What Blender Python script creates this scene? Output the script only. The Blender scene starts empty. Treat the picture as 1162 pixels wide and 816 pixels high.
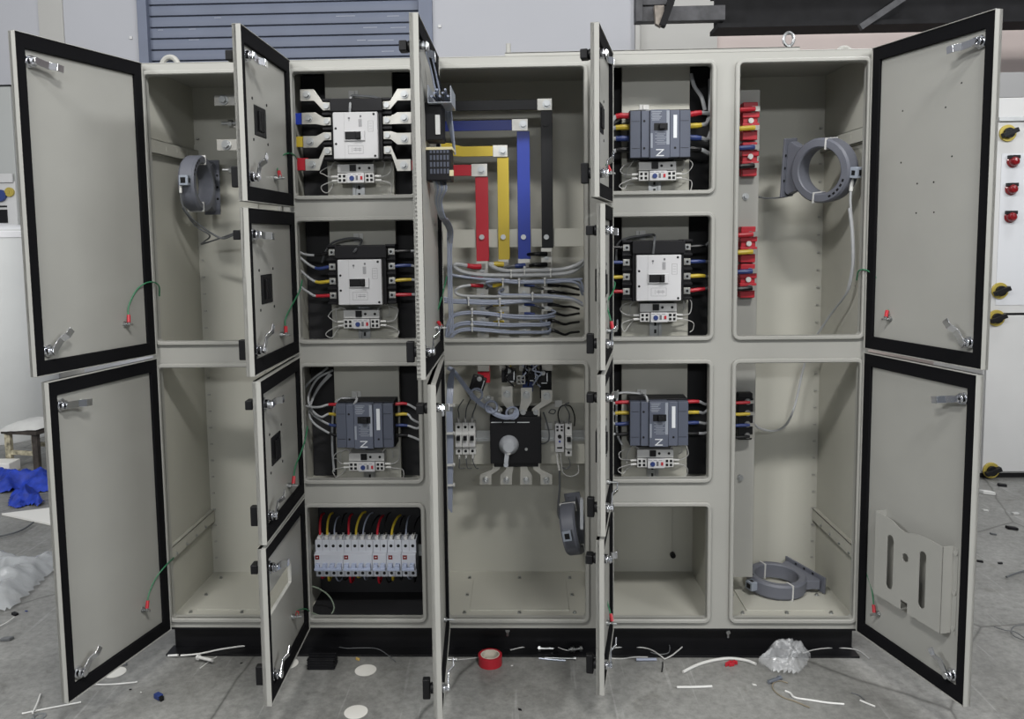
import bpy, bmesh, math, random
from mathutils import Vector, Matrix
R = math.radians
rnd = random.Random(7)
S = bpy.context.scene
COL = S.collection

# ------------------------------------------------------------------ camera
CP = Vector((1.2921, -2.7557, 1.485))
YAW, PITCH, ROLL = -0.0317, -0.0901, -0.0132
FPX, PPX, PPY, IW, IH = 917.37, 564.47, 351.23, 1162, 816
CF = Vector((math.sin(YAW)*math.cos(PITCH), math.cos(YAW)*math.cos(PITCH), math.sin(PITCH)))
_r = Vector((math.cos(YAW), -math.sin(YAW), 0)); _u = _r.cross(CF)
CR = _r*math.cos(ROLL) + _u*math.sin(ROLL)
CU = -_r*math.sin(ROLL) + _u*math.cos(ROLL)
cd = bpy.data.cameras.new('camera'); cam = bpy.data.objects.new('camera', cd); COL.objects.link(cam)
m = Matrix.Identity(4)
for i in range(3):
    m[i][0] = CR[i]; m[i][1] = CU[i]; m[i][2] = -CF[i]; m[i][3] = CP[i]
cam.matrix_world = m
cd.sensor_fit = 'HORIZONTAL'; cd.sensor_width = 36.0; cd.lens = 36.0*FPX/IW
cd.shift_x = (IW/2-PPX)/IW; cd.shift_y = (PPY-IH/2)/IW
cd.clip_end = 100
S.camera = cam

def ray(px, py): return CF + CR*((px-PPX)/FPX) - CU*((py-PPY)/FPX)
def at(px, py, y):
    "a measured photo point carried onto the vertical plane at depth y"
    d = ray(px, py); return CP + d*((y-CP.y)/d.y)
def fl(px, py, z=0.0):
    "a measured photo point carried onto the floor"
    d = ray(px, py); return CP + d*((z-CP.z)/d.z)
def rect(x0, y0, x1, y1, y):
    "pixel box -> (x0, x1, z0, z1) at depth y"
    a = at((x0+x1)/2, y0, y); b = at((x0+x1)/2, y1, y)
    c = at(x0, (y0+y1)/2, y); d = at(x1, (y0+y1)/2, y)
    return c.x, d.x, b.z, a.z

# ------------------------------------------------------------------ materials
MATS = {}
def mat(name, col, rough=.5, metal=0., var=0., vscale=6., bump=0., bscale=60., trans=0., alpha=1., coat=0., ior=1.45, spec=.5):
    if name in MATS: return MATS[name]
    M = bpy.data.materials.new(name); M.use_nodes = True
    nt = M.node_tree; b = nt.nodes['Principled BSDF']
    c = (*col, 1)
    b.inputs['Base Color'].default_value = c
    b.inputs['Roughness'].default_value = rough; b.inputs['Metallic'].default_value = metal
    b.inputs['Transmission Weight'].default_value = trans; b.inputs['Alpha'].default_value = alpha
    b.inputs['Coat Weight'].default_value = coat; b.inputs['IOR'].default_value = ior
    b.inputs['Specular IOR Level'].default_value = spec
    tc = nt.nodes.new('ShaderNodeTexCoord')
    if var:
        n = nt.nodes.new('ShaderNodeTexNoise'); n.inputs['Scale'].default_value = vscale; n.inputs['Detail'].default_value = 5
        nt.links.new(tc.outputs['Object'], n.inputs['Vector'])
        r = nt.nodes.new('ShaderNodeMapRange'); r.inputs[1].default_value = .3; r.inputs[2].default_value = .7
        r.inputs[3].default_value = 1-var; r.inputs[4].default_value = 1+var
        nt.links.new(n.outputs['Fac'], r.inputs[0])
        x = nt.nodes.new('ShaderNodeVectorMath'); x.operation = 'SCALE'; x.inputs[0].default_value = col
        nt.links.new(r.outputs[0], x.inputs['Scale']); nt.links.new(x.outputs[0], b.inputs['Base Color'])
    if bump:
        n2 = nt.nodes.new('ShaderNodeTexNoise'); n2.inputs['Scale'].default_value = bscale; n2.inputs['Detail'].default_value = 3
        nt.links.new(tc.outputs['Object'], n2.inputs['Vector'])
        bp = nt.nodes.new('ShaderNodeBump'); bp.inputs['Strength'].default_value = bump; bp.inputs['Distance'].default_value = .002
        nt.links.new(n2.outputs['Fac'], bp.inputs['Height']); nt.links.new(bp.outputs['Normal'], b.inputs['Normal'])
    MATS[name] = M; return M

PAINT = mat('pebble_grey_paint', (.325, .323, .300), .42, var=.03, bump=.12, bscale=900)
PAINT_LIFT = mat('pebble_grey_paint_lightened', (.44, .435, .385), .5, var=.04, vscale=3, bump=.1, bscale=900)  # same cabinet paint, interior brightness put into a lighter colour
GASKET = mat('black_foam_gasket', (.0045, .0045, .0055), .9, spec=.15, bump=.4, bscale=500)
BLACK = mat('black_plastic', (.006, .006, .007), .45, spec=.3)
BLACKM = mat('black_moulding', (.0065, .0065, .008), .5, spec=.3, bump=.1, bscale=300)
PLINTH = mat('black_plinth_paint', (.005, .005, .006), .4, spec=.3, var=.25, vscale=9)
CHROME = mat('chrome', (.78, .79, .82), .16, 1.)
ZINC = mat('zinc_plated_steel', (.42, .43, .43), .38, 1., var=.08, vscale=30)
TIN = mat('tinned_copper', (.47, .46, .425), .4, .85, var=.10, vscale=25)
WHITE = mat('white_plastic', (.52, .52, .53), .45)
LGREY = mat('light_grey_plastic', (.55, .55, .54), .45)
SLATE = mat('slate_grey_plastic', (.072, .082, .112), .5, bump=.06, bscale=500)
SLATE2 = mat('slate_grey_plastic_raised', (.085, .096, .13), .5)
INK = mat('dark_printing', (.12, .12, .13), .7)
PRN = mat('pale_printing', (.62, .64, .66), .6)
REDP = mat('red_heat_shrink', (.40, .010, .022), .45)
YELP = mat('yellow_heat_shrink', (.50, .37, .03), .45)
BLUP = mat('blue_heat_shrink', (.012, .035, .30), .4)
BLUD = mat('dark_blue_sleeve', (.02, .04, .16), .45)
BLKS = mat('black_heat_shrink', (.005, .005, .006), .38, spec=.3)
SHEATH = mat('grey_cable_sheath', (.36, .37, .38), .42)
SHEATHB = mat('blue_grey_cable_sheath', (.27, .30, .38), .36)
SHEATHD = mat('dark_cable_sheath', (.10, .105, .11), .42)
CWIRE = mat('thin_grey_wire', (.42, .42, .41), .5)
GREEN = mat('green_wire', (.025, .15, .07), .5)
FERR = mat('white_ferrule', (.58, .58, .56), .4)
CTG = mat('grey_transformer_casing', (.125, .132, .158), .5, bump=.1, bscale=300)
CTD = mat('dark_transformer_core', (.03, .032, .04), .6)
REDI = mat('red_insulator', (.42, .018, .03), .4)
LEDR = mat('red_indicator', (.17, .005, .008), .2, coat=.5)
CLEAR = mat('clear_plastic', (.72, .75, .80), .15, trans=.35, alpha=.8)
FILM = mat('plastic_film', (.82, .84, .86), .14, alpha=.30, spec=.8, bump=.5, bscale=40)
BUBBLE = mat('bubble_wrap', (.52, .54, .55), .25, alpha=.55, bump=.8, bscale=110, spec=.8)
TIE = mat('white_nylon', (.58, .58, .56), .45)
SHUT = mat('blue_grey_shutter_paint', (.135, .155, .21), .5, var=.06, vscale=3)
SHUTD = mat('dark_shutter_joint', (.03, .034, .048), .6)
WALLM = mat('white_wall_paint', (.40, .405, .43), .8, var=.03, vscale=1.2)
WALLB = mat('cream_wall_paint', (.40, .395, .375), .8, var=.03, vscale=1.2)
PINK = mat('pinkish_wall_paint', (.50, .43, .405), .85, var=.05, vscale=2)
BEAM = mat('dark_steel_paint', (.010, .010, .011), .7, spec=.2, var=.3, vscale=8)
BEAMG = mat('weathered_grey_timber', (.06, .06, .064), .7, var=.35, vscale=14)
RUST = mat('stained_wood', (.25, .22, .19), .8, var=.4, vscale=18)
MACH = mat('pale_cabinet_paint', (.50, .50, .495), .45, var=.02)
MACHD = mat('grey_cabinet_window', (.22, .22, .22), .4)
BRASS = mat('brass_ring', (.42, .33, .07), .4, .3)
BLUEC = mat('blue_fabric', (.012, .04, .34), .6, var=.35, vscale=22)
PAPER = mat('white_board', (.70, .69, .65), .8)
CARD = mat('pale_cardboard', (.62, .57, .48), .85)
WOODD = mat('paint_splashed_wood', (.34, .31, .22), .8, var=.75, vscale=28)
WOODK = mat('dark_stained_wood', (.045, .038, .032), .75, var=.5, vscale=20)
TANK = mat('white_drum_plastic', (.58, .59, .58), .5, var=.02)
LID = mat('translucent_film_cover', (.74, .74, .75), .35, bump=.5, bscale=30)
SHADEIN = mat('dark_shade_sheet', (.018, .018, .02), .65)  # colour of the added sheets that imitate shade inside compartments
AMBER = mat('amber_plastic', (.55, .38, .12), .5)

def floor_material():
    M = bpy.data.materials.new('worn_concrete'); M.use_nodes = True
    nt = M.node_tree; N = nt.nodes.new; L = nt.links.new; b = nt.nodes['Principled BSDF']
    tc = N('ShaderNodeTexCoord')
    def noise(scale, detail=6, rough=.6, vec=None, dist=0):
        n = N('ShaderNodeTexNoise'); n.inputs['Scale'].default_value = scale; n.inputs['Detail'].default_value = detail
        n.inputs['Roughness'].default_value = rough; n.inputs['Distortion'].default_value = dist
        L(vec or tc.outputs['Object'], n.inputs['Vector']); return n.outputs['Fac']
    def ramp(fac, stops):
        r = N('ShaderNodeValToRGB'); e = r.color_ramp.elements
        e[0].position, e[0].color = stops[0][0], (*stops[0][1], 1); e[1].position, e[1].color = stops[1][0], (*stops[1][1], 1)
        for p, c in stops[2:]: x = e.new(p); x.color = (*c, 1)
        L(fac, r.inputs[0]); return r.outputs[0]
    def mul(a, bb, f=1., typ='MULTIPLY'):
        x = N('ShaderNodeMix'); x.data_type = 'RGBA'; x.blend_type = typ; x.inputs[0].default_value = f
        L(a, x.inputs[6]); L(bb, x.inputs[7]); return x.outputs[2]
    base = ramp(noise(1.6, 8, .65, dist=.6), [(.32, (.155, .155, .147)), (.68, (.27, .27, .258))])
    fine = ramp(noise(38, 8, .75), [(.30, (.62, .62, .62)), (.62, (1.06, 1.06, 1.05))])
    c = mul(base, fine)
    stain = ramp(noise(5.5, 6, .7, dist=1.5), [(.28, (.62, .61, .58)), (.45, (1, 1, 1))])
    c = mul(c, stain, .8)
    def scratch(rot, sc, thr):
        mp = N('ShaderNodeMapping'); mp.inputs['Rotation'].default_value = (0, 0, rot); mp.inputs['Scale'].default_value = (sc, sc*.035, 1)
        L(tc.outputs['Object'], mp.inputs['Vector'])
        return ramp(noise(6, 3, .5, mp.outputs[0], .15), [(thr, (0, 0, 0)), (thr+.03, (.055, .055, .055))])
    for ro, sc, th in ((.5, 5, .67), (-.75, 6, .68), (1.35, 4, .68), (2.3, 7, .69)):
        c = mul(c, scratch(ro, sc, th), 1., 'ADD')
    # expansion joints / cracks
    vo = N('ShaderNodeTexVoronoi'); vo.feature = 'DISTANCE_TO_EDGE'; vo.inputs['Scale'].default_value = .62
    dm = N('ShaderNodeVectorMath'); dm.operation = 'ADD'
    nn = N('ShaderNodeTexNoise'); nn.inputs['Scale'].default_value = 3.
    L(tc.outputs['Object'], nn.inputs['Vector'])
    sc = N('ShaderNodeVectorMath'); sc.operation = 'SCALE'; sc.inputs['Scale'].default_value = .06
    L(nn.outputs['Color'], sc.inputs[0]); L(tc.outputs['Object'], dm.inputs[0]); L(sc.outputs[0], dm.inputs[1]); L(dm.outputs[0], vo.inputs['Vector'])
    cr = ramp(vo.outputs['Distance'], [(0., (.45, .45, .44)), (.0045, (1, 1, 1))])
    c = mul(c, cr)
    L(c, b.inputs['Base Color'])
    rr = N('ShaderNodeMapRange'); rr.inputs[3].default_value = .38; rr.inputs[4].default_value = .72
    L(noise(4, 5), rr.inputs[0]); L(rr.outputs[0], b.inputs['Roughness'])
    bp = N('ShaderNodeBump'); bp.inputs['Strength'].default_value = .25; bp.inputs['Distance'].default_value = .003
    L(noise(60, 6, .7), bp.inputs['Height']); L(bp.outputs[0], b.inputs['Normal'])
    return M
FLOORM = floor_material()

# ------------------------------------------------------------------ mesh building
def smooth(pts, n=6):
    pts = [Vector(p) for p in pts]
    if len(pts) < 3: return pts
    P = [pts[0]*2-pts[1]] + pts + [pts[-1]*2-pts[-2]]
    out = []
    for i in range(1, len(P)-2):
        a, b, c, d = P[i-1:i+3]
        for k in range(n):
            t = k/n
            out.append(.5*((2*b)+(c-a)*t+(2*a-5*b+4*c-d)*t*t+(3*b-a-3*c+d)*t**3))
    out.append(pts[-1]); return out

class MB:
    def __init__(s): s.v = []; s.f = []
    def add(s, vs, fs):
        b = len(s.v); s.v += [Vector(v) for v in vs]; s.f += [tuple(b+i for i in f) for f in fs]; return s
    def box(s, x0, x1, y0, y1, z0, z1):
        if x1 < x0: x0, x1 = x1, x0
        if y1 < y0: y0, y1 = y1, y0
        if z1 < z0: z0, z1 = z1, z0
        return s.add([(x0,y0,z0),(x1,y0,z0),(x1,y1,z0),(x0,y1,z0),(x0,y0,z1),(x1,y0,z1),(x1,y1,z1),(x0,y1,z1)],
                     [(3,2,1,0),(4,5,6,7),(0,1,5,4),(1,2,6,5),(2,3,7,6),(3,0,4,7)])
    def obox(s, c, ax, h):
        c = Vector(c); a, b, d = [Vector(x).normalized()*k for x, k in zip(ax, h)]
        if a.cross(b).dot(d) < 0: d = -d
        vs = [c+a*i+b*j+d*k for k in (-1, 1) for i, j in ((-1,-1),(1,-1),(1,1),(-1,1))]
        return s.add(vs, [(3,2,1,0),(4,5,6,7),(0,1,5,4),(1,2,6,5),(2,3,7,6),(3,0,4,7)])
    def cyl(s, p0, p1, r, n=14, r1=None, cap=True):
        p0, p1 = Vector(p0), Vector(p1); d = (p1-p0).normalized(); r1 = r if r1 is None else r1
        a = d.orthogonal().normalized(); b = d.cross(a)
        o = [(a*math.cos(2*math.pi*k/n)+b*math.sin(2*math.pi*k/n)) for k in range(n)]
        vs = [p0+x*r for x in o]+[p1+x*r1 for x in o]
        fs = [(k, (k+1) % n, n+(k+1) % n, n+k) for k in range(n)]
        if cap: fs += [tuple(range(n-1, -1, -1)), tuple(range(n, 2*n))]
        return s.add(vs, fs)
    def tube(s, pts, r, n=8, sub=6, flat=None):
        pts = smooth(pts, sub) if sub else [Vector(p) for p in pts]
        q = [pts[0]]
        for p in pts[1:]:
            if (p-q[-1]).length > 1e-6: q.append(p)
        pts = q
        if len(pts) < 2: return s
        t0 = (pts[1]-pts[0]).normalized(); a = t0.orthogonal().normalized()
        rings = []; vs = []
        for i, p in enumerate(pts):
            t = (pts[min(i+1, len(pts)-1)]-pts[max(i-1, 0)]).normalized()
            a = (a-t*a.dot(t)); a = a.normalized() if a.length > 1e-6 else t.orthogonal().normalized()
            b = t.cross(a)
            rr = r(i/(len(pts)-1)) if callable(r) else r
            for k in range(n):
                an = 2*math.pi*k/n; vs.append(p+(a*math.cos(an)+b*math.sin(an))*rr)
        fs = []
        for i in range(len(pts)-1):
            for k in range(n):
                fs.append((i*n+k, i*n+(k+1) % n, (i+1)*n+(k+1) % n, (i+1)*n+k))
        fs += [tuple(range(n-1, -1, -1)), tuple(range((len(pts)-1)*n, len(pts)*n))]
        return s.add(vs, fs)
    def prism(s, poly, t0, t1, axis='y'):
        "2D polygon extruded: axis y -> (x,z); axis x -> (y,z); axis z -> (x,y)"
        f = {'y': lambda a, b, t: (a, t, b), 'x': lambda a, b, t: (t, a, b), 'z': lambda a, b, t: (a, b, t)}[axis]
        ar = sum(poly[i][0]*poly[(i+1) % len(poly)][1]-poly[(i+1) % len(poly)][0]*poly[i][1] for i in range(len(poly)))
        if (ar < 0) != (axis == 'y'): poly = poly[::-1]
        if t1 < t0: t0, t1 = t1, t0
        n = len(poly)
        # after orientation: bottom cap reversed
        vs = [f(a, b, t0) for a, b in poly]+[f(a, b, t1) for a, b in poly]
        return s.add(vs, [tuple(range(n-1, -1, -1)), tuple(range(n, 2*n))]+[(k, (k+1) % n, n+(k+1) % n, n+k) for k in range(n)])
    def plate(s, x0, x1, z0, z1, y0, y1, holes=()):
        "a plate in the x-z plane with rectangular holes"
        xs = sorted({x0, x1, *[h[i] for h in holes for i in (0, 1)]}); zs = sorted({z0, z1, *[h[i] for h in holes for i in (2, 3)]})
        solid = {}
        for i in range(len(xs)-1):
            for j in range(len(zs)-1):
                cx, cz = (xs[i]+xs[i+1])/2, (zs[j]+zs[j+1])/2
                solid[i, j] = not any(h[0] < cx < h[1] and h[2] < cz < h[3] for h in holes)
        vid = {}; vs = []; fs = []
        def V(i, j, k):
            if (i, j, k) not in vid: vid[i, j, k] = len(vs); vs.append((xs[i], (y0, y1)[k], zs[j]))
            return vid[i, j, k]
        for (i, j), ok in solid.items():
            if not ok: continue
            fs.append((V(i,j,0), V(i+1,j,0), V(i+1,j+1,0), V(i,j+1,0)))
            fs.append((V(i,j+1,1), V(i+1,j+1,1), V(i+1,j,1), V(i,j,1)))
            if not solid.get((i-1, j)): fs.append((V(i,j,1), V(i,j,0), V(i,j+1,0), V(i,j+1,1)))
            if not solid.get((i+1, j)): fs.append((V(i+1,j,0), V(i+1,j,1), V(i+1,j+1,1), V(i+1,j+1,0)))
            if not solid.get((i, j-1)): fs.append((V(i,j,1), V(i+1,j,1), V(i+1,j,0), V(i,j,0)))
            if not solid.get((i, j+1)): fs.append((V(i,j+1,0), V(i+1,j+1,0), V(i+1,j+1,1), V(i,j+1,1)))
        return s.add(vs, fs)
    def loops(s, loops, closed=False):
        n = len(loops[0]); vs = [p for l in loops for p in l]; fs = []
        m_ = len(loops)
        for i in range(m_ if closed else m_-1):
            for k in range(n):
                fs.append((i*n+k, i*n+(k+1) % n, ((i+1) % m_)*n+(k+1) % n, ((i+1) % m_)*n+k))
        return s.add(vs, fs)
    def rim(s, x0, x1, z0, z1, prof, rad=.012, seg=5):
        "profile [(offset outward, y)] swept round a rectangle with rounded corners, closed"
        L = []
        for d, y in prof:
            l = []; r = max(rad+d, .001)
            for cx, cz, a0 in ((x1-rad, z0+rad, -90), (x1-rad, z1-rad, 0), (x0+rad, z1-rad, 90), (x0+rad, z0+rad, 180)):
                for k in range(seg+1):
                    a = R(a0+90*k/seg); l.append((cx+r*math.cos(a), y, cz+r*math.sin(a)))
            L.append(l)
        return s.loops(L, True)
    def lathe(s, prof, c, n=28, axis=(0, 0, 1), closed=False):
        ax = Vector(axis).normalized(); a = ax.orthogonal().normalized(); b = ax.cross(a); c = Vector(c)
        L = []
        for r, h in prof:
            L.append([c+ax*h+(a*math.cos(2*math.pi*k/n)+b*math.sin(2*math.pi*k/n))*max(r, 1e-5) for k in range(n)])
        return s.loops(L, closed)
    def screw(s, c, r=.006, h=.004, d=(0, -1, 0)):
        c = Vector(c); d = Vector(d).normalized()
        s.cyl(c, c+d*h*.4, r*1.5, 14); s.cyl(c+d*h*.4, c+d*h*1.5, r, 6); return s

def wl(o):
    v = Vector((0, 0, 0))
    while o: v += o.location; o = o.parent
    return v
def obj(name, mb, M, parent=None, bev=0, local=False, label=None, sm=35, seg=2):
    me = bpy.data.meshes.new(name); off = Vector((0, 0, 0)) if (local or parent is None) else wl(parent)
    me.from_pydata([v-off for v in mb.v], [], mb.f); me.validate()
    bm = bmesh.new(); bm.from_mesh(me); bmesh.ops.recalc_face_normals(bm, faces=bm.faces); bm.to_mesh(me); bm.free()
    for p in me.polygons: p.use_smooth = True
    me.set_sharp_from_angle(angle=R(sm))
    me.materials.append(M)
    o = bpy.data.objects.new(name, me); COL.objects.link(o)
    if parent: o.parent = parent
    if bev:
        b = o.modifiers.new('edge', 'BEVEL'); b.width = bev; b.segments = seg; b.limit_method = 'ANGLE'; b.angle_limit = R(40); b.harden_normals = True
    if label: o['label'] = label
    return o
def objs(name, mb, M, parent=None, bev=0, local=False):
    "every separate piece of the mesh becomes a part of its own"
    n = len(mb.v); p = list(range(n))
    def f(i):
        while p[i] != i: p[i] = p[p[i]]; i = p[i]
        return i
    for fc in mb.f:
        for k in fc[1:]: p[f(k)] = f(fc[0])
    isl = {}
    for i in range(n): isl.setdefault(f(i), []).append(i)
    B = []
    for r, vs in isl.items():
        lo = [min(mb.v[i][k] for i in vs)-.0012 for k in range(3)]; hi = [max(mb.v[i][k] for i in vs)+.0012 for k in range(3)]
        B.append([lo, hi, {r}])
    ch = True
    while ch:
        ch = False
        for i in range(len(B)):
            for j in range(i+1, len(B)):
                if all(B[i][0][k] <= B[j][1][k] and B[j][0][k] <= B[i][1][k] for k in range(3)):
                    B[i] = [[min(B[i][0][k], B[j][0][k]) for k in range(3)], [max(B[i][1][k], B[j][1][k]) for k in range(3)], B[i][2] | B[j][2]]
                    del B[j]; ch = True; break
            if ch: break
    for lo, hi, rs in B:
        m2 = MB(); idx = {}
        for fc in mb.f:
            if f(fc[0]) in rs:
                for k in fc:
                    if k not in idx: idx[k] = len(m2.v); m2.v.append(mb.v[k])
                m2.f.append(tuple(idx[k] for k in fc))
        obj(name, m2, M, parent, bev, local)
def tag(o, label, cat, group=None, kind=None):
    o['label'] = label; o['category'] = cat
    if group: o['group'] = group
    if kind: o['kind'] = kind
    return o
def thing(name, label, cat, loc=(0, 0, 0), group=None, rz=0):
    o = bpy.data.objects.new(name, None); COL.objects.link(o); o.empty_display_size = .05
    o.location = loc; o.rotation_euler.z = rz
    return tag(o, label, cat, group)
def struct(name, mb, M, bev=0, label=None):
    o = obj(name, mb, M, None, bev); o['kind'] = 'structure'
    if label: o['label'] = label
    return o
def kids(o): return [c for c in bpy.data.objects if c.parent == o]
def dup(root, loc, label, group=None):
    r = root.copy(); COL.objects.link(r); r.location = loc; r['label'] = label
    if group: r['group'] = group
    def rec(src, dst):
        for ch in kids(src):
            c = ch.copy(); COL.objects.link(c); c.parent = dst; rec(ch, c)
    ch0 = kids(root)
    for ch in ch0:
        c = ch.copy(); COL.objects.link(c); c.parent = r
        for g in [x for x in bpy.data.objects if x.parent == ch]:
            d = g.copy(); COL.objects.link(d); d.parent = c
    return r

# ================================================================== SETTING
struct('floor', MB().box(-9, 11, -9, 8, -.1, 0), FLOORM, label='worn grey concrete workshop floor with scratches')
YW = 4.0
_fw = (YW-CP.y)/(3.2-CP.y)
def wx(x): return CP.x+(x-CP.x)*_fw
def wz(z): return CP.z+(z-CP.z)*_fw
bw = MB().plate(-9, wx(2.11), 0, 7, YW, YW+.15, [(wx(-1.44), wx(.60), 0, 4.6)])
struct('wall_back', bw, WALLM, label='white painted back wall around the roller shutter')
w2 = MB(); a, b, z0, z1 = rect(46.5, 0, 74, 100, YW)
struct('trim_1', MB().box(a, b, YW-.012, YW, 0, 7), WALLB, label='cream vertical strip on the white back wall')
struct('trim_2', MB().box(wx(2.11), wx(2.14), YW-.05, YW+.1, 0, 7), WALLB, label='cream corner strip where the white wall ends')
struct('wall_right', MB().box(wx(2.14), wx(2.70), YW+.02, YW+.15, 0, 7), WALLB, label='pale wall panel beneath the timber bracket')
struct('wall_far', MB().box(wx(2.70), 12, YW+.05, YW+.2, 0, 7), PINK, label='pinkish brown wall under the dark steel beam')
# roller shutter
dr = thing('door_1', 'blue grey roller shutter door of horizontal slats in back wall', 'door', (wx(-.42), YW, 0)); dr['kind'] = 'structure'
sl = MB(); sd = MB()
z = .05
z = wz(.087)-.0797*_fw*7
while z < 4.6:
    sl.prism([(YW+.036, z), (YW+.024, z+.004), (YW+.022, z+.020), (YW+.022, z+.074), (YW+.026, z+.081), (YW+.036, z+.083), (YW+.06, z+.083), (YW+.06, z)], wx(-1.42), wx(.58), 'x')
    z += .0797*_fw
obj('shutter_curtain', sl, SHUT, dr)
for px, py, w in ((392, 18, 22), (446, 18, 14), (420, 31, 16), (452, 31, 18), (410, 45.5, 10), (432, 45.5, 30), (440, 58, 14), (218, 33, 8), (247, 20, 8), (182, 34, 6), (220, 45, 12)):
    q = at(px, py, YW+.02); obj('scuff_mark', MB().box(q.x-w/2/140, q.x+w/2/140, YW+.0205, YW+.0225, q.z-.003, q.z+.002), mat('pale_scuff', (.33, .35, .40), .8), dr)
obj('shutter_joint', MB().box(wx(-1.42), wx(.58), YW+.045, YW+.055, 0, 4.6), SHUTD, dr)
for x0, x1 in ((-1.475, -1.405), (.565, .665)):
    obj('guide_rail', MB().box(wx(x0), wx(x1), YW-.03, YW+.08, 0, 4.6), SHUT, dr, .004)
# small wall fittings
for px, py in ((149, 43), (499, 30)):
    p = at(px, py, YW)
    o = obj('wall_anchor', MB().box(p.x-.012, p.x+.012, YW-.012, YW, p.z-.012, p.z+.012), LGREY, None, .002)
    tag(o, 'small grey anchor plate on white wall just %s of the roller shutter' % ('left' if px < 300 else 'right'), 'anchor')
# beams top right
bm_ = MB(); a = at(822, 33, 2.9); zb = a.z-.0
bm_.box(2.62, 9, 2.86, 3.1, zb+.0, zb+.03).box(2.62, 9, 2.96, 2.99, zb+.03, zb+.24).box(2.62, 9, 2.86, 3.1, zb+.24, zb+.27)
struct('trim_3', bm_, BEAM, label='dark steel beam running across the pinkish wall')
br = MB(); a = at(985, 25, 2.85); b = at(1022, 0, 2.85)
d = (b-a); br.obox((a+b)/2, (d, Vector((0, 1, 0)), d.cross(Vector((0, 1, 0)))), (d.length*.75, .02, .02))
struct('trim_4', br, BEAMG, label='grey diagonal brace on the dark steel beam')
tb = MB()
x0, x1, z0, z1 = rect(722, 8, 822, 25, 2.85); tb.box(x0, x1, 2.82, 2.9, z0, z1)
x0, x1, z0, z1 = rect(722, -20, 765, 6, 2.85); tb.box(x0, x1, 2.84, 2.9, z0, z1-.03)
x0, x1, z0, z1 = rect(721, -20, 729, 25, 2.82); tb.box(x0, x1, 2.8, 2.9, z0, z1)
struct('trim_5', tb, BEAMG, .004, label='grey weathered timber bracket on the wall')
tb = MB(); a = at(764, -6, 2.78); b = at(751, 30, 2.78); d = b-a
tb.obox((a+b)/2, (d, Vector((0, 1, 0)), d.cross(Vector((0, 1, 0)))), (d.length/2, .03, .022))
struct('trim_6', tb, BEAM, label='dark strut at the timber bracket')
x0, x1, z0, z1 = rect(742, 7, 753, 31, 2.79)
struct('trim_7', MB().prism([(x0, z1), (x1, z1), (x1, z0+.03), (x1-.02, z0), (x0+.01, z0+.02)], 2.77, 2.82), RUST, label='stained timber wedge at the bracket')

# ================================================================== SWITCHBOARD
XL, XR, ZT, ZB, YB = .0015, 2.461, 2.08, .10, .443
T1, B1, T2, B2, T3, B3, T4, B4 = 2.042, 1.631, 1.544, 1.137, 1.044, .642, .544, .137
D1B, D2T, D2B, D3T, D3B, D4T = 1.593, 1.576, 1.093, 1.080, .595, .584
O = {1: (.0235, .462), 2: (.525, .927), 3: (1.020, 1.502), 4: (1.587, 1.925), 5: (2.016, 2.432)}
cab = thing('switchboard_cabinet', 'large pebble grey floor-standing switchboard with all doors swung open', 'electrical cabinet', (1.23, .2, 0))
openings = []
for c in (1, 3, 5): openings += [(*O[c], B2, T1), (*O[c], B4, T3)]
for c in (2, 4): openings += [(*O[c], B1, T1), (*O[c], B2, T2), (*O[c], B3, T3), (*O[c], B4, T4)]
obj('front_frame', MB().plate(XL, XR, ZB, ZT, 0, .0035, openings), PAINT, cab)
for h in openings:
    obj('opening_rim', MB().rim(h[0], h[1], h[2], h[3], [(0, .022), (0, -.009), (.003, -.0125), (.011, -.0125), (.0145, -.009), (.0145, .0005), (.003, .022)], .011), PAINT, cab)
for x in (XL, XR-.003): obj('side_panel', MB().box(x, x+.003, .0035, YB, ZB, ZT), PAINT_LIFT, cab)
obj('back_panel', MB().box(XL+.003, XR-.003, YB-.003, YB, ZB, ZT), PAINT_LIFT, cab)
obj('roof_panel', MB().box(XL, XR, .0, YB, ZT, ZT+.004), PAINT, cab, .002)
obj('base_panel', MB().box(XL+.003, XR-.003, .0035, YB-.003, ZB, ZB+.02), PAINT_LIFT, cab)
for x in (.492, .972, 1.545, 1.968):
    obj('partition_panel', MB().box(x, x+.003, .0035, YB-.003, ZB+.02, ZT), PAINT_LIFT, cab)
for x0, x1 in ((.495, .972), (1.548, 1.968)):
    for z in (1.588, 1.09, .592):
        obj('shelf_panel', MB().box(x0, x1, .0035, YB-.003, z, z+.003), PAINT_LIFT, cab)
# wall-to-wall seams seen inside the tall bays
for x0, x1 in ((.0045, .25), (2.10, 2.458)):
    obj('back_stiffener', MB().box(x0, x1, YB-.009, YB-.003, ZB+.02, 1.86), PAINT_LIFT, cab)
# mounting rails along the side walls
def rail(x, sgn, z):
    mb = MB().plate(0, 1, 0, 1, 0, 1) if 0 else MB()
    mb.box(x+sgn*.016, x+sgn*.018, .012, .425, z-.024, z+.024).box(x, x+sgn*.018, .012, .425, z+.022, z+.024).box(x, x+sgn*.018, .012, .425, z-.024, z-.022)
    for yy in (.05, .14, .23, .32): mb.box(x+sgn*.018, x+sgn*.019, yy, yy+.004, z-.008, z+.010)
    return mb
for x, sg in ((XL+.003, 1), (XR-.003, -1)):
    for z in (1.812, .362):
        obj('side_rail', rail(x, sg, z), PAINT_LIFT, cab, 0)
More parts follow.
